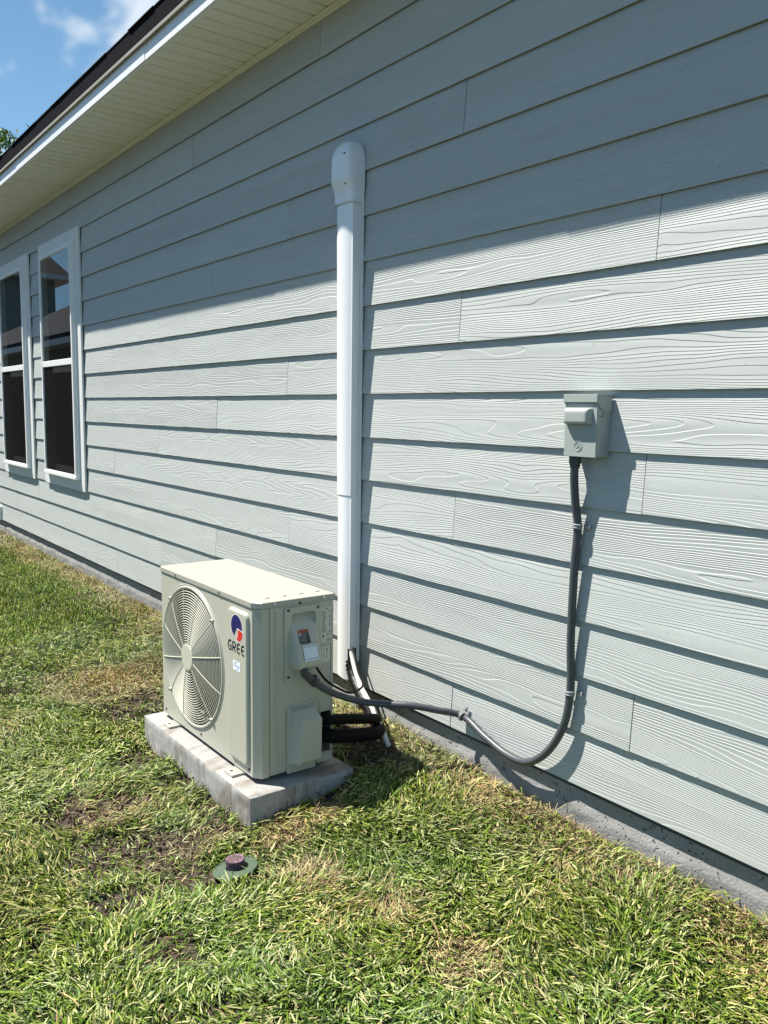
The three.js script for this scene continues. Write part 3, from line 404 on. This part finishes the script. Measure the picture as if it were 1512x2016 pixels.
/* ---------- white line-set cover on the wall ---------- */
const cover = thing('line_cover', 'tall white plastic pipe cover running up the siding behind the outdoor unit', 'pipe cover', [-2.91, 0.03, 0]);
{
  // rows: [y, left, right, depth]; the front is gently domed
  const section = (xl, xr, d) => { const w = xr - xl, pts = [[xl, 0]]; pts.push([xl, d * 0.70]); for (let i = 0; i <= 14; i++) { const t = i / 14, a = t * 2 - 1; pts.push([xl + 0.003 + (w - 0.005) * t, d * (0.80 + 0.20 * (1 - a * a)) - (i === 0 ? d * 0.06 : 0)]); } pts.push([xr, d * 0.80]); pts.push([xr, 0]); return pts; };
  const loft = (rows, cap) => { const P = [], I = []; let n = 0; for (const [y, xl, xr, d] of rows) { const s = section(xl, xr, d); n = s.length; for (const [x, z] of s) P.push(x, y, z); } for (let q = 0; q < rows.length - 1; q++) for (let i = 0; i < n - 1; i++) { const a = q * n + i, b = a + 1, c = a + n, e = c + 1; I.push(a, b, c, b, e, c); } const g = new THREE.BufferGeometry(); g.setAttribute('position', new THREE.Float32BufferAttribute(P, 3)); g.setIndex(I); return toCreasedNormals(g, 0.55); };
  const r = -2.862;
  part(cover, 'upper_channel', loft([[0.822, -2.966, r, 0.064], [1.4, -2.975, r, 0.064], [2.06, -2.986, r, 0.064]]), M.pvc);
  // lower length, its foot cut away at the side
  const low = loft([[0.165, -2.957, r + 0.001, 0.061], [0.829, -2.962, r + 0.001, 0.061]]);
  part(cover, 'lower_channel', low, M.pvc);
  { const s = section(-2.957, r + 0.001, 0.061).slice(0, 16), P = [], I = []; const n = s.length; for (let q = 0; q <= 3; q++) for (let i = 0; i < n; i++) { const yb = 0.045 + 0.012 * N(i * 0.9, 3, 1) - 0.022 * (i / n) ; P.push(s[i][0], lerp(0.1655, yb, q / 3), s[i][1]); } for (let q = 0; q < 3; q++) for (let i = 0; i < n - 1; i++) { const a = q * n + i; I.push(a, a + 1, a + n, a + 1, a + n + 1, a + n); } const g = new THREE.BufferGeometry(); g.setAttribute('position', new THREE.Float32BufferAttribute(P, 3)); g.setIndex(I); part(cover, 'lower_tongue', toCreasedNormals(g, 0.55), M.pvc); }
  part(cover, 'back_plate', merge([rbox(-2.967, -2.856, 0.105, 2.05, 0.0005, 0.0035, 0.001), rbox(-2.8595, -2.8565, 0.105, 2.05, 0.003, 0.016, 0.001)]), M.pvc);
  // wall cap: domed hood
  const rows = [[2.012, -2.990, -2.857, 0.070], [2.045, -2.990, -2.857, 0.070], [2.062, -2.991, -2.856, 0.074], [2.086, -2.993, -2.854, 0.087], [2.098, -2.993, -2.854, 0.089], [2.165, -2.992, -2.854, 0.088]];
  for (let i = 1; i <= 14; i++) { const a = i / 14 * Math.PI / 2, c = Math.max(Math.cos(a), 0.02); rows.push([2.165 + 0.090 * Math.sin(a), -2.923 - 0.069 * Math.pow(c, 0.85), -2.923 + 0.069 * Math.pow(c, 0.85), 0.088 * Math.pow(c, 0.6) + 0.001]); }
  const hood = (() => { const P = [], I = [], n = 30; for (const [y, xl, xr, d] of rows) for (let i = 0; i <= n; i++) { const a = Math.PI * (1 - i / n), c = Math.cos(a), sn = Math.sin(a); P.push((xl + xr) / 2 + (xr - xl) / 2 * Math.sign(c) * Math.pow(Math.abs(c), 0.5), y, d * Math.pow(Math.max(sn, 0), 0.42)); } for (let q = 0; q < rows.length - 1; q++) for (let i = 0; i < n; i++) { const a = q * (n + 1) + i, b = a + 1, c = a + n + 1, e = c + 1; I.push(a, b, c, b, e, c); } const g = new THREE.BufferGeometry(); g.setAttribute('position', new THREE.Float32BufferAttribute(P, 3)); g.setIndex(I); g.computeVertexNormals(); return g; })();
  const cap = part(cover, 'wall_cap', hood, M.pvc);
  part(cover, 'lip', loft([[2.006, -2.9915, -2.8555, 0.0715], [2.013, -2.9915, -2.8555, 0.0715]]), M.pvc, cap);
  for (const y of [2.19, 2.075]) part(cover, 'screw', cyl([-2.880, y, 0.060], [-2.880, y, y > 2.1 ? 0.0855 : 0.0795], 0.0038, 0.0038, 10), M.screw, cap);
}

/* ---------- disconnect box ---------- */
const dbx = thing('disconnect_box', 'small grey metal electrical disconnect box on the siding', 'electrical box', [-1.652, 1.047, 0]);
{
  const a = -1.712, b = -1.592, y0 = 1.047, y1 = 1.214, d = 0.060;
  const body = part(dbx, 'enclosure', rbox(a + 0.001, b, y0 + 0.001, y1, -0.006, d - 0.004, 0.0015), M.boxgrey);
  const cov = part(dbx, 'front_cover', rbox(a, b + 0.0005, y0, 1.2065, d - 0.0035, d, 0.0012), M.boxgrey);
  // swelling for the pull handle
  const P = [], I = [], nu = 20, nv = 16; for (let i = 0; i <= nu; i++) for (let j = 0; j <= nv; j++) { const u = i / nu * 2 - 1, v = j / nv * 2 - 1; const pu = 1 - Math.pow(Math.abs(u), 9), pv = v > 0 ? 1 - Math.pow(v, 4) : 1 - Math.pow(-v, 8); const x = -1.657 + 0.050 * Math.sign(u) * Math.pow(Math.abs(u), 0.75), y = 1.168 + 0.025 * Math.sign(v) * Math.pow(Math.abs(v), 0.75); P.push(x, y, d - 0.001 + 0.024 * Math.pow(Math.max(0, pu * pv), 0.7)); }
  for (let i = 0; i < nu; i++) for (let j = 0; j < nv; j++) { const p = i * (nv + 1) + j, q = p + 1, r = p + nv + 1, s = r + 1; I.push(p, r, q, q, r, s); }
  const g = new THREE.BufferGeometry(); g.setAttribute('position', new THREE.Float32BufferAttribute(P, 3)); g.setIndex(I); g.computeVertexNormals(); part(dbx, 'handle_dome', g, M.boxgrey, cov);
  part(dbx, 'hood', merge([rbox(a - 0.0035, b + 0.0035, 1.2295, 1.2325, -0.004, 0.066, 0.001), rbox(a - 0.0035, b + 0.0035, 1.2085, 1.2293, 0.063, 0.066, 0.001),
    extr(poly([[0.004, 1.2293], [0.004, 1.186], [-0.010, 1.182], [-0.030, 1.182], [-0.050, 1.194], [-0.0628, 1.2085], [-0.0628, 1.2293]].map(([p, q]) => [p, q])), 0.0028).rotateY(Math.PI / 2).translate(b + 0.0006, 0, 0), extr(poly([[0.004, 1.2293], [0.004, 1.186], [-0.030, 1.182], [-0.0628, 1.2085], [-0.0628, 1.2293]]), 0.0028).rotateY(Math.PI / 2).translate(a - 0.0034, 0, 0)]), M.boxgrey);
  // pressed round emblem: ring and two scrolls
  const ex = -1.657, ey = 1.079, ez = d + 0.0004, em = part(dbx, 'emblem', new THREE.TorusGeometry(0.0145, 0.0011, 8, 40).translate(ex, ey, ez), M.boxgrey, cov);
  const curl = (pts) => part(dbx, 'scroll', tube(pts.map(([x, y]) => [ex + x, ey + y, ez]), 0.0008, 36, 6), M.boxgrey, cov);
  curl([[-0.003, 0.007], [-0.006, 0.008], [-0.0075, 0.004], [-0.004, 0.001], [-0.001, 0.0045], [-0.0025, -0.002], [-0.006, -0.006], [-0.008, -0.003]]); curl([[0.007, 0.006], [0.003, 0.008], [0.002, 0.004], [0.006, 0.002], [0.002, 0.0005], [0.001, -0.005], [0.005, -0.008], [0.009, -0.003], [0.006, -0.001]]); curl([[-0.008, -0.008], [-0.003, -0.005], [0.0, 0.0], [0.004, -0.003]]);
  part(dbx, 'knockout', new THREE.TorusGeometry(0.0105, 0.0007, 6, 32).rotateY(Math.PI / 2).translate(b + 0.0004, 1.084, 0.026), M.boxgrey, body);
  for (const [y, z] of [[1.192, 0.033], [1.174, 0.032], [1.168, 0.041]]) part(dbx, 'screw_hole', cyl([b + 0.0002, y, z], [b + 0.0042, y, z], 0.0016, 0.0016, 8), M.screw, body);
  part(dbx, 'conduit_hub', merge([cyl([-1.690, 1.048, 0.032], [-1.690, 1.024, 0.032], 0.0185, 0.0185, 8), cyl([-1.690, 1.026, 0.032], [-1.690, 1.012, 0.032], 0.0165, 0.015, 20)]), M.hub);
}

/* ---------- conduit, clamps, pipes ---------- */
{
  const pts = [[-1.690, 1.02, 0.032], [-1.692, 0.99, 0.031], [-1.690, 0.90, 0.022], [-1.684, 0.832, 0.0145], [-1.688, 0.72, 0.016], [-1.690, 0.60, 0.017], [-1.690, 0.46, 0.017], [-1.686, 0.30, 0.0145], [-1.703, 0.185, 0.021], [-1.765, 0.078, 0.026], [-1.848, 0.016, 0.025], [-1.941, 0.009, 0.023], [-2.053, 0.033, 0.019], [-2.182, 0.072, 0.0165], [-2.232, 0.094, 0.092], [-2.290, 0.110, 0.168], [-2.360, 0.108, 0.231], [-2.405, 0.112, 0.285], [-2.435, 0.137, 0.360], [-2.455, 0.176, 0.434], [-2.462, 0.205, 0.470]];
  const co = thing('conduit', 'dark grey corrugated electrical conduit looping from disconnect box to outdoor unit', 'conduit', [-1.9, 0.0, 0.03]);
  part(co, 'hose', ribbed(pts, 0.0128, 0.0072, 0.00055, 14), M.conduit);
  part(co, 'connector', merge([tube([[-2.470, 0.262, 0.515], [-2.467, 0.245, 0.512], [-2.461, 0.226, 0.495], [-2.461, 0.212, 0.478]], 0.0155, 20, 14), cyl([-2.4605, 0.222, 0.487], [-2.4615, 0.206, 0.471], 0.020, 0.019, 16)]), M.hub);
  const wire = thing('control_cable', 'thin black cable hanging between the terminal cover and the pipe bundle', 'cable', [-2.47, 0.1, 0.4]);
  part(wire, 'cable', tube([[-2.478, 0.262, 0.462], [-2.466, 0.240, 0.452], [-2.462, 0.205, 0.425], [-2.475, 0.165, 0.370], [-2.50, 0.125, 0.30], [-2.57, 0.10, 0.20], [-2.66, 0.085, 0.12], [-2.76, 0.10, 0.075], [-2.85, 0.17, 0.035]], 0.0045, 60, 8), M.rubber);
  const clampOf = (p, along, label, screw) => {
    const t = thing('conduit_clamp', label, 'clamp', p, 'clamps holding the conduit'); const u = V(...along).normalize(), out = V(0, 0, 1), sd = new THREE.Vector3().crossVectors(u, out).normalize();
    const pl = []; for (let i = 0; i <= 20; i++) { const a = lerp(-0.45, Math.PI + 0.1, i / 20); const q = V(...p).addScaledVector(sd, screw * -1 * 0.0155 * Math.cos(a)).addScaledVector(out, 0.0155 * Math.sin(a)); pl.push(q); }
    const band = []; for (const o of [-0.0045, 0.0045]) band.push(tube(pl.map((q) => q.clone().addScaledVector(u, o).toArray()), 0.0028, 30, 7)); band.push(tube(pl.map((q) => q.toArray()), 0.0022, 30, 7)); part(t, 'band', merge(band), M.clamp);
    const f = V(...p).addScaledVector(sd, screw * 0.027), ear = new RoundedBoxGeometry(0.024, 0.014, 0.004, 2, 0.0018); ear.applyMatrix4(new THREE.Matrix4().makeBasis(sd, u, out)); part(t, 'ear', ear.translate(f.x, f.y, 0.003), M.clamp); part(t, 'screw', cyl([f.x, f.y, 0.004], [f.x, f.y, 0.0085], 0.0042, 0.0032, 8), M.steel);
  };
  clampOf([-1.684, 0.832, 0.0145], [0.05, 1, 0], 'grey clamp on the conduit just below the disconnect box', 1);
  clampOf([-1.686, 0.300, 0.0145], [-0.06, 1, 0], 'grey clamp on the conduit above its lower bend', 1);
  clampOf([-2.182, 0.072, 0.0155], [1, -0.3, 0], 'grey clamp on the conduit over the foundation near the pipe bundle', -1);
  // refrigerant pipes
  const bundle = thing('pipe_bundle', 'black taped pipe bundle coming down out of the white pipe cover', 'pipe', [-2.75, 0.1, 0.08]);
  part(bundle, 'wrap', ribbed([[-2.905, 0.30, 0.027], [-2.897, 0.18, 0.028], [-2.865, 0.080, 0.036], [-2.79, 0.020, 0.056], [-2.68, -0.022, 0.085], [-2.585, -0.048, 0.110]], 0.0225, 0.017, 0.0022, 16), M.wrap);
  const p1 = thing('insulated_pipe', 'upper black foam-covered pipe from the unit to the bundle', 'pipe', [-2.5, 0.02, 0.3], 'foam-covered pipes');
  part(p1, 'foam', ribbed([[-2.545, 0.040, 0.405], [-2.505, 0.040, 0.398], [-2.490, 0.032, 0.33], [-2.494, 0.012, 0.24], [-2.515, -0.010, 0.165], [-2.575, -0.040, 0.118], [-2.66, -0.028, 0.092]], 0.0195, 0.034, 0.0009, 16), M.rubber);
  const p2 = thing('insulated_pipe', 'lower black foam-covered pipe from the unit to the bundle', 'pipe', [-2.5, -0.05, 0.3], 'foam-covered pipes');
  part(p2, 'foam', ribbed([[-2.545, -0.022, 0.402], [-2.505, -0.022, 0.396], [-2.486, -0.032, 0.33], [-2.482, -0.046, 0.24], [-2.498, -0.058, 0.165], [-2.56, -0.062, 0.118], [-2.64, -0.034, 0.098]], 0.0255, 0.040, 0.0012, 16), M.rubber);
  const dr = thing('drain_hose', 'off-white ribbed drain hose hanging out of the pipe cover to the grass', 'hose', [-2.6, -0.1, 0.1]);
  part(dr, 'tube', tube([[-2.890, 0.30, 0.032], [-2.880, 0.21, 0.032], [-2.853, 0.135, 0.040], [-2.768, 0.045, 0.062], [-2.68, 0.012, 0.088], [-2.612, -0.006, 0.108], [-2.548, -0.03, 0.130]], 0.0105, 60, 12), M.hose);
  part(dr, 'ribbed_end', ribbed([[-2.551, -0.029, 0.130], [-2.520, -0.050, 0.132], [-2.495, -0.088, 0.128], [-2.480, -0.120, 0.122]], 0.0095, 0.005, 0.0009, 12), M.hose);
}

/* ---------- sprinkler ---------- */
const spk = onGround(463, 1716, 0.008);
{
  const s = thing('sprinkler_head', 'pop-up sprinkler with purple cap and round green collar in the grass', 'sprinkler', [spk.x, spk.y - 0.05, spk.z]);
  const ring = new THREE.LatheGeometry([[0.028, -0.006], [0.067, -0.006], [0.071, -0.003], [0.071, 0.001], [0.068, 0.003], [0.030, 0.005], [0.028, 0.005], [0.028, -0.006]].map(([a, b]) => new THREE.Vector2(a, b)), 48);
  ring.rotateX(0.10).rotateZ(0.13).translate(spk.x, spk.y + 0.012, spk.z);
  part(s, 'collar', ring, mat(0.062, 0.098, 0.060, { roughness: 0.75, map: paintTex }));
  part(s, 'body', cyl([spk.x, spk.y - 0.06, spk.z], [spk.x, spk.y + 0.026, spk.z], 0.024, 0.025, 28), M.dark);
  const capTex = dataTex(128, 128, (a, b) => { const r = Math.hypot(a - 0.5, b - 0.5), d = sstep(0.30, 0.10, fbm(a * 7, b * 7, 4, 4) + (r > 0.38 ? 0.16 : 0)); return lin2s([lerp(0.30, 0.075, d), lerp(0.14, 0.048, d), lerp(0.26, 0.040, d)]); }, true);
  const cp = part(s, 'cap', new THREE.LatheGeometry([[0.0001, 0.000], [0.0235, -0.001], [0.026, -0.003], [0.0285, 0.002], [0.030, 0.0], [0.030, -0.010], [0.027, -0.022], [0.026, -0.03]].map(([a, b]) => new THREE.Vector2(a, b)), 36).rotateZ(0.06).translate(spk.x, spk.y + 0.042, spk.z), mat(0.075, 0.04, 0.07, { roughness: 0.6 }));
  part(s, 'cap_face', new THREE.CircleGeometry(0.0278, 32).rotateX(-Math.PI / 2).rotateZ(0.06).translate(spk.x, spk.y + 0.0435, spk.z), mat(1, 1, 1, { map: capTex, roughness: 0.7 }), cp);
}

/* ---------- grass ---------- */
const G = { green: [0.078, 0.134, 0.014], deep: [0.026, 0.052, 0.007], lime: [0.160, 0.220, 0.024], pale: [0.35, 0.365, 0.155], straw: [0.42, 0.34, 0.16], tan: [0.25, 0.165, 0.08], brown: [0.11, 0.07, 0.038] };
const pick = (o) => { let s = 0; for (const k in o) s += o[k]; let r = rnd() * s; for (const k in o) if ((r -= o[k]) <= 0) return k; };
const inPad = (x, z, m = 0) => x > -3.43 - m && x < -2.445 + m && z > 0.30 - m && z < 0.748 + m;
const nearSpk = (x, z) => Math.hypot(x - spk.x, z - spk.z);
class Blades { // one growing mesh of tapering, bending strips
  constructor(cap) { this.P = new Float32Array(cap * 21); this.C = new Float32Array(cap * 21); this.I = new Uint32Array(cap * 15); this.n = 0; this.cap = cap; }
  add(x, y, z, yaw, len, w, lift, bend, twist, r, g, b) {
    if (this.n >= this.cap) return; const cy = Math.cos(yaw), sy = Math.sin(yaw), v = this.n * 7, P = this.P, C = this.C; let px = x, py = y, pz = z, el = lift, o = v * 3; const floor = y - 0.004;
    for (let i = 0; i < 4; i++) {
      const t = i / 3, ww = w * [0.38, 0.5, 0.36, 0][i], tw = twist * t, ct = Math.cos(tw), st = Math.sin(tw), k = 0.9 + 0.2 * t;
      for (const s of i < 3 ? [-1, 1] : [0]) { P[o] = px - sy * ct * ww * s; P[o + 1] = py + st * ww * s; P[o + 2] = pz + cy * ct * ww * s; C[o] = r * k; C[o + 1] = g * k; C[o + 2] = b * k; o += 3; }
      const st2 = len / 3; px += cy * Math.cos(el) * st2; pz += sy * Math.cos(el) * st2; py = Math.max(floor, py + Math.sin(el) * st2); el -= bend / 3;
    }
    const q = this.n * 15; this.I.set([v, v + 1, v + 2, v + 2, v + 1, v + 3, v + 2, v + 3, v + 4, v + 4, v + 3, v + 5, v + 4, v + 5, v + 6], q); this.n++;
  }
  geometry() { const g = new THREE.BufferGeometry(); g.setAttribute('position', new THREE.BufferAttribute(this.P.slice(0, this.n * 21), 3)); g.setAttribute('color', new THREE.BufferAttribute(this.C.slice(0, this.n * 21), 3)); g.setIndex(new THREE.BufferAttribute(this.I.slice(0, this.n * 15), 1)); g.computeVertexNormals(); return g; }
}
const grassMat = phys(1, 1, 1, { vertexColors: true, roughness: 0.5, specularIntensity: 0.45 }), strawMat = mat(1, 1, 1, { vertexColors: true, roughness: 0.75 });
const kinds = {
  upright: { name: 'grass', label: 'green lawn grass standing upright across the yard', mat: grassMat, B: new Blades(190000), mix: { green: 6, deep: 4.5, lime: 4.5, pale: 1.6, straw: 0.15 }, len: [0.020, 0.048], w: [0.0024, 0.0050], lift: [0.45, 1.4], bend: [0.2, 1.5] },
  matted: { name: 'mown_grass', label: 'flattened pale grass blades lying over the lawn', mat: grassMat, B: new Blades(190000), mix: { green: 3.5, lime: 4.5, pale: 4.2, deep: 3.2, straw: 1.0 }, len: [0.014, 0.048], w: [0.0020, 0.0048], lift: [-0.15, 0.55], bend: [-0.1, 0.7] },
  short: { name: 'short_grass', label: 'short bright green turf running along the house wall', mat: grassMat, B: new Blades(130000), mix: { green: 3.5, lime: 8, deep: 1.2, pale: 0.8, straw: 0.35, tan: 0.25 }, len: [0.022, 0.045], w: [0.0032, 0.0052], lift: [0.6, 1.5], bend: [0.1, 1.1] },
  dry: { name: 'dry_grass', label: 'dead straw-coloured grass by the foundation and in bare patches', mat: strawMat, B: new Blades(130000), mix: { straw: 4, tan: 3.5, brown: 1.6, pale: 1.4 }, len: [0.016, 0.05], w: [0.0016, 0.0034], lift: [-0.15, 0.9], bend: [-0.2, 0.9] },
};
function sow(x0, x1, z0, z1, perM2, big = 1) {
  const n = Math.round((x1 - x0) * (z1 - z0) * perM2), q = new THREE.Vector3();
  for (let i = 0; i < n; i++) {
    const x = rr(x0, x1), z = rr(z0, z1), r0 = rnd(); if (z < -0.012 || inPad(x, z)) continue;
    q.set(x, -0.25, z).applyMatrix4(camera.matrixWorldInverse); const sx = 756 - 1650 * q.x / q.z, sy = 1008 + 1650 * q.y / q.z; if ((q.z > -0.3 || sx < -160 || sx > 1680 || sy > 2250) && r0 > 0.22) continue; // thinner where only a side step would show it
    const ds = nearSpk(x, z); if (ds < 0.034 || (ds < 0.068 && rnd() < 0.88 - 0.65 * clamp((z - spk.z) * 10 + (spk.x - x) * 6))) continue;
    const so = soilAt(x, z), st = strawAt(x, z); if (rnd() < so * 0.84) continue;
    const far = sstep(-4.2, -5.4, x + 0.5 * N(x * 2, z * 2, 4) - 0.4 * (z - 1)), tuft = N(x * 14, z * 14, 21), thick = clamp(0.5 + 0.7 * N(x * 2.6, z * 2.6, 8) + 0.35 * tuft);
    let kind; if (rnd() < st * 0.75) kind = 'dry'; else if (rnd() < far) kind = 'short'; else kind = rnd() < 0.22 + 0.5 * thick ? 'upright' : 'matted';
    if (kind === 'dry' && so > 0.4 && rnd() < 0.4) continue;
    const K = kinds[kind], v = (1.0 + (0.32 - 0.14 * far) * N(x * 1.7, z * 1.7, 3) + 0.25 * tuft) * rr(0.75, 1.25), warm = 0.18 * N(x * 2.4, z * 2.4, 13) + rr(-0.06, 0.06), c0 = G[pick(K.mix)], gain = kind === 'short' ? 1.18 : 1, c = [c0[0] * gain, c0[1] * gain, c0[2] * gain];
    const swath = Math.PI * 2 * N(x * 1.3 + 7, z * 1.3, 17) * 1.5 + 0.6, yaw = kind !== 'short' && rnd() < 0.6 ? swath + rr(-0.8, 0.8) : rnd() * 6.283;
    const lift = kind === 'matted' ? 0.004 + 0.030 * rnd() * (0.6 + 0.4 * thick) : kind === 'dry' ? 0.022 * rnd() * (z < 0.2 ? 0.6 : 1) : -0.003;
    const wide = rnd() < 0.10 ? 1.7 : 1, long = kind !== 'short' && rnd() < 0.03 ? 2 : 1;
    K.B.add(x, groundY(x, z) + lift, z, yaw, (kind === 'short' ? big * 0.92 : big) * long * rr(...K.len) * (kind === 'upright' ? 0.75 + 0.6 * thick : 1), big * wide * rr(...K.w), rr(...K.lift), rr(...K.bend), rr(-1, 1), c[0] * v * (1 + warm), c[1] * v, c[2] * v * (1 - warm));
  }
}
sow(-4.3, -0.4, 0, 2.2, 34000); sow(-8.5, -4.3, 0, 3.2, 13500); sow(-14, -8.5, 0, 4.5, 3000, 1.5); sow(-0.4, 2.5, 0, 2.2, 4500, 1.5); sow(-4.3, 2.5, 2.2, 4.5, 4500, 1.6); sow(-8.5, -4.3, 3.2, 4.5, 4500, 1.5);
for (const k of Object.values(kinds)) { const m = shade(new THREE.Mesh(k.B.geometry(), k.mat)); m.name = k.name; m.userData = { label: k.label, category: 'grass', kind: 'stuff' }; scene.add(m); console.log(k.name, k.B.n); }
{ // crumbs of earth in the bare patches
  const geo = [0, 1, 2].map((q) => { const g = new THREE.IcosahedronGeometry(1, 1), P = g.attributes.position; for (let i = 0; i < P.count; i++) { const k = 0.8 + 0.45 * N(P.getX(i) * 1.7 + q * 5, P.getY(i) * 1.7, P.getZ(i) * 1.7); P.setXYZ(i, P.getX(i) * k, P.getY(i) * k * 0.7, P.getZ(i) * k); } g.computeVertexNormals(); return g; });
  const all = [], q = new THREE.Quaternion(), m = new THREE.Matrix4();
  for (let i = 0; i < 60000 && all.length < 2600; i++) { const x = rr(-4.4, -1.4), z = rr(0.1, 1.6); if (inPad(x, z, 0.004) || rnd() > soilAt(x, z) - 0.15) continue; const r = 0.003 + 0.010 * Math.pow(rnd(), 3); q.setFromEuler(new THREE.Euler(rnd() * 6, rnd() * 6, rnd() * 6)); all.push(geo[i % 3].clone().applyMatrix4(m.compose(V(x, groundY(x, z) + r * 0.25, z), q, V(r, r, r)))); }
  const o = shade(new THREE.Mesh(merge(all), mat(0.072, 0.047, 0.031, { roughness: 1 }))); o.name = 'soil_crumbs'; o.userData = { label: 'loose brown earth crumbs in the bare patches of the lawn', category: 'soil', kind: 'stuff' }; scene.add(o);
}
const buildB = (B) => { const g = new THREE.BufferGeometry(); g.setAttribute('position', new THREE.Float32BufferAttribute(B.P, 3)); g.setAttribute('color', new THREE.Float32BufferAttribute(B.C, 3)); g.setIndex(B.I); g.computeVertexNormals(); return g; };

/* ---------- tree over the roof and the neighbours mirrored in the windows ---------- */
{
  const bx = -34, bz = EYE.z - 34 * 0.243, t = thing('broadleaf_tree', 'leafy green tree rising behind the far end of the roof', 'tree', [bx, -0.3, bz]);
  part(t, 'trunk', tube([[bx, -0.5, bz], [bx + 0.1, 2, bz], [bx - 0.1, 4.5, bz + 0.1], [bx, 7.5, bz]], 0.22, 16, 10), mat(0.10, 0.075, 0.05, { roughness: 0.95 }));
  for (let i = 0; i < 7; i++) { const a = i * 0.9, r = rr(1.2, 2); part(t, 'limb', tube([[bx, 3.2 + i * 0.5, bz], [bx + r * 0.5 * Math.cos(a), 4.3 + i * 0.6, bz + r * 0.5 * Math.sin(a)], [bx + r * Math.cos(a), 5.2 + i * 0.6, bz + r * Math.sin(a)]], 0.06, 8, 6), mat(0.10, 0.075, 0.05, { roughness: 0.95 })); }
  const B = { P: [], C: [], I: [] };
  for (let k = 0; k < 170; k++) { let x, y, z; do { x = rr(-1, 1); y = rr(-1, 1); z = rr(-1, 1); } while (x * x + y * y + z * z > 1); const rad = 1 + 0.25 * N(x * 2, y * 2, z * 2); const cx = bx + x * 2.0 * rad, cy = 7.85 + y * 3.25 * rad, cz = bz + z * 2.0 * rad, tone = rr(0.7, 1.4);
    for (let i = 0; i < 90; i++) { const a = rnd() * 6.283, el = rr(-1.2, 1.2), s = rr(0.08, 0.16), ox = rr(-0.32, 0.32), oy = rr(-0.3, 0.3), oz = rr(-0.32, 0.32); const b0 = B.P.length / 3, dx = Math.cos(a) * Math.cos(el), dy = Math.sin(el), dz = Math.sin(a) * Math.cos(el); const px = -dz, pz = dx; const c = [0.20 * tone, 0.27 * tone, 0.04 * tone];
      B.P.push(cx + ox, cy + oy, cz + oz, cx + ox + dx * s + px * s * 0.45, cy + oy + dy * s, cz + oz + dz * s + pz * s * 0.45, cx + ox + dx * s * 2, cy + oy + dy * s * 2, cz + oz + dz * s * 2, cx + ox + dx * s - px * s * 0.45, cy + oy + dy * s + 0.02, cz + oz + dz * s - pz * s * 0.45); for (let q = 0; q < 4; q++) B.C.push(...c); B.I.push(b0, b0 + 1, b0 + 2, b0, b0 + 2, b0 + 3); } }
  part(t, 'crown', buildB(B), grassMat);
}
{
  const wallM = mat(0.20, 0.22, 0.21, { roughness: 0.8 }), roofM = mat(0.038, 0.04, 0.046, { roughness: 0.95, bumpMap: dataTex(256, 256, (a, b) => (b * 16 % 1) * 0.6 + 0.4 * N(a * 60, Math.floor(b * 16), 2)), bumpScale: 0.01 });
  // single-storey house across the side yard: gable roof, ridge along x
  const n1 = thing('neighbour_house', 'single-storey grey house across the side yard mirrored in the windows', 'house', [-23, -0.3, 9]);
  part(n1, 'wall', merge([box(-33, -13, -0.3, 2.6, 4.0, 13.6), extr(poly([[4.0, 2.6], [13.6, 2.6], [8.8, 4.9]]), 0.1).rotateY(-Math.PI / 2).scale(1, 1, 1).translate(-12.99, 0, 0)]), wallM);
  const r1 = part(n1, 'roof', worldUV(merge([extr(poly([[3.55, 2.62], [8.8, 5.25], [8.8, 5.4], [3.5, 2.75]]), 20.6).rotateY(-Math.PI / 2).translate(-12.7, 0, 0), extr(poly([[14.1, 2.62], [8.8, 5.25], [8.8, 5.4], [14.15, 2.75]]), 20.6).rotateY(-Math.PI / 2).translate(-12.7, 0, 0)]), 0.4), roofM);
  part(n1, 'fascia', merge([rbox(-33.3, -12.7, 2.52, 2.66, 3.50, 3.54, 0.01), box(-33.3, -12.7, 2.53, 2.55, 3.54, 3.99)]), M.trim);
  for (const x of [-18, -22.5, -27]) { const w = part(n1, 'window', rbox(x - 0.5, x + 0.5, 0.6, 2.1, 3.96, 4.01, 0.005), M.dark); part(n1, 'frame', merge([rbox(x - 0.58, x - 0.5, 0.52, 2.18, 3.95, 3.99, 0.004), rbox(x + 0.5, x + 0.58, 0.52, 2.18, 3.95, 3.99, 0.004), rbox(x - 0.5, x + 0.5, 2.1, 2.18, 3.95, 3.99, 0.004), rbox(x - 0.5, x + 0.5, 0.52, 0.6, 3.95, 3.99, 0.004)]), M.trim, w); }
  // two-storey house beyond it: hip roof
  const n2 = thing('neighbour_house', 'two-storey dark house with a hip roof mirrored above the lower roof', 'house', [-45, -0.3, 6.8]);
  part(n2, 'wall', box(-50, -40, -0.3, 6.8, 4.2, 9.4), wallM);
  part(n2, 'roof', new ConvexGeometry([V(-50.6, 7.0, 3.6), V(-39.4, 7.0, 3.6), V(-50.6, 7.0, 10.0), V(-39.4, 7.0, 10.0), V(-46.0, 11.2, 6.8), V(-43.6, 11.2, 6.8)]), roofM);
  part(n2, 'fascia', box(-50.7, -39.3, 6.81, 6.99, 3.5, 10.1), M.trim);
}
renderer.render(scene, camera);
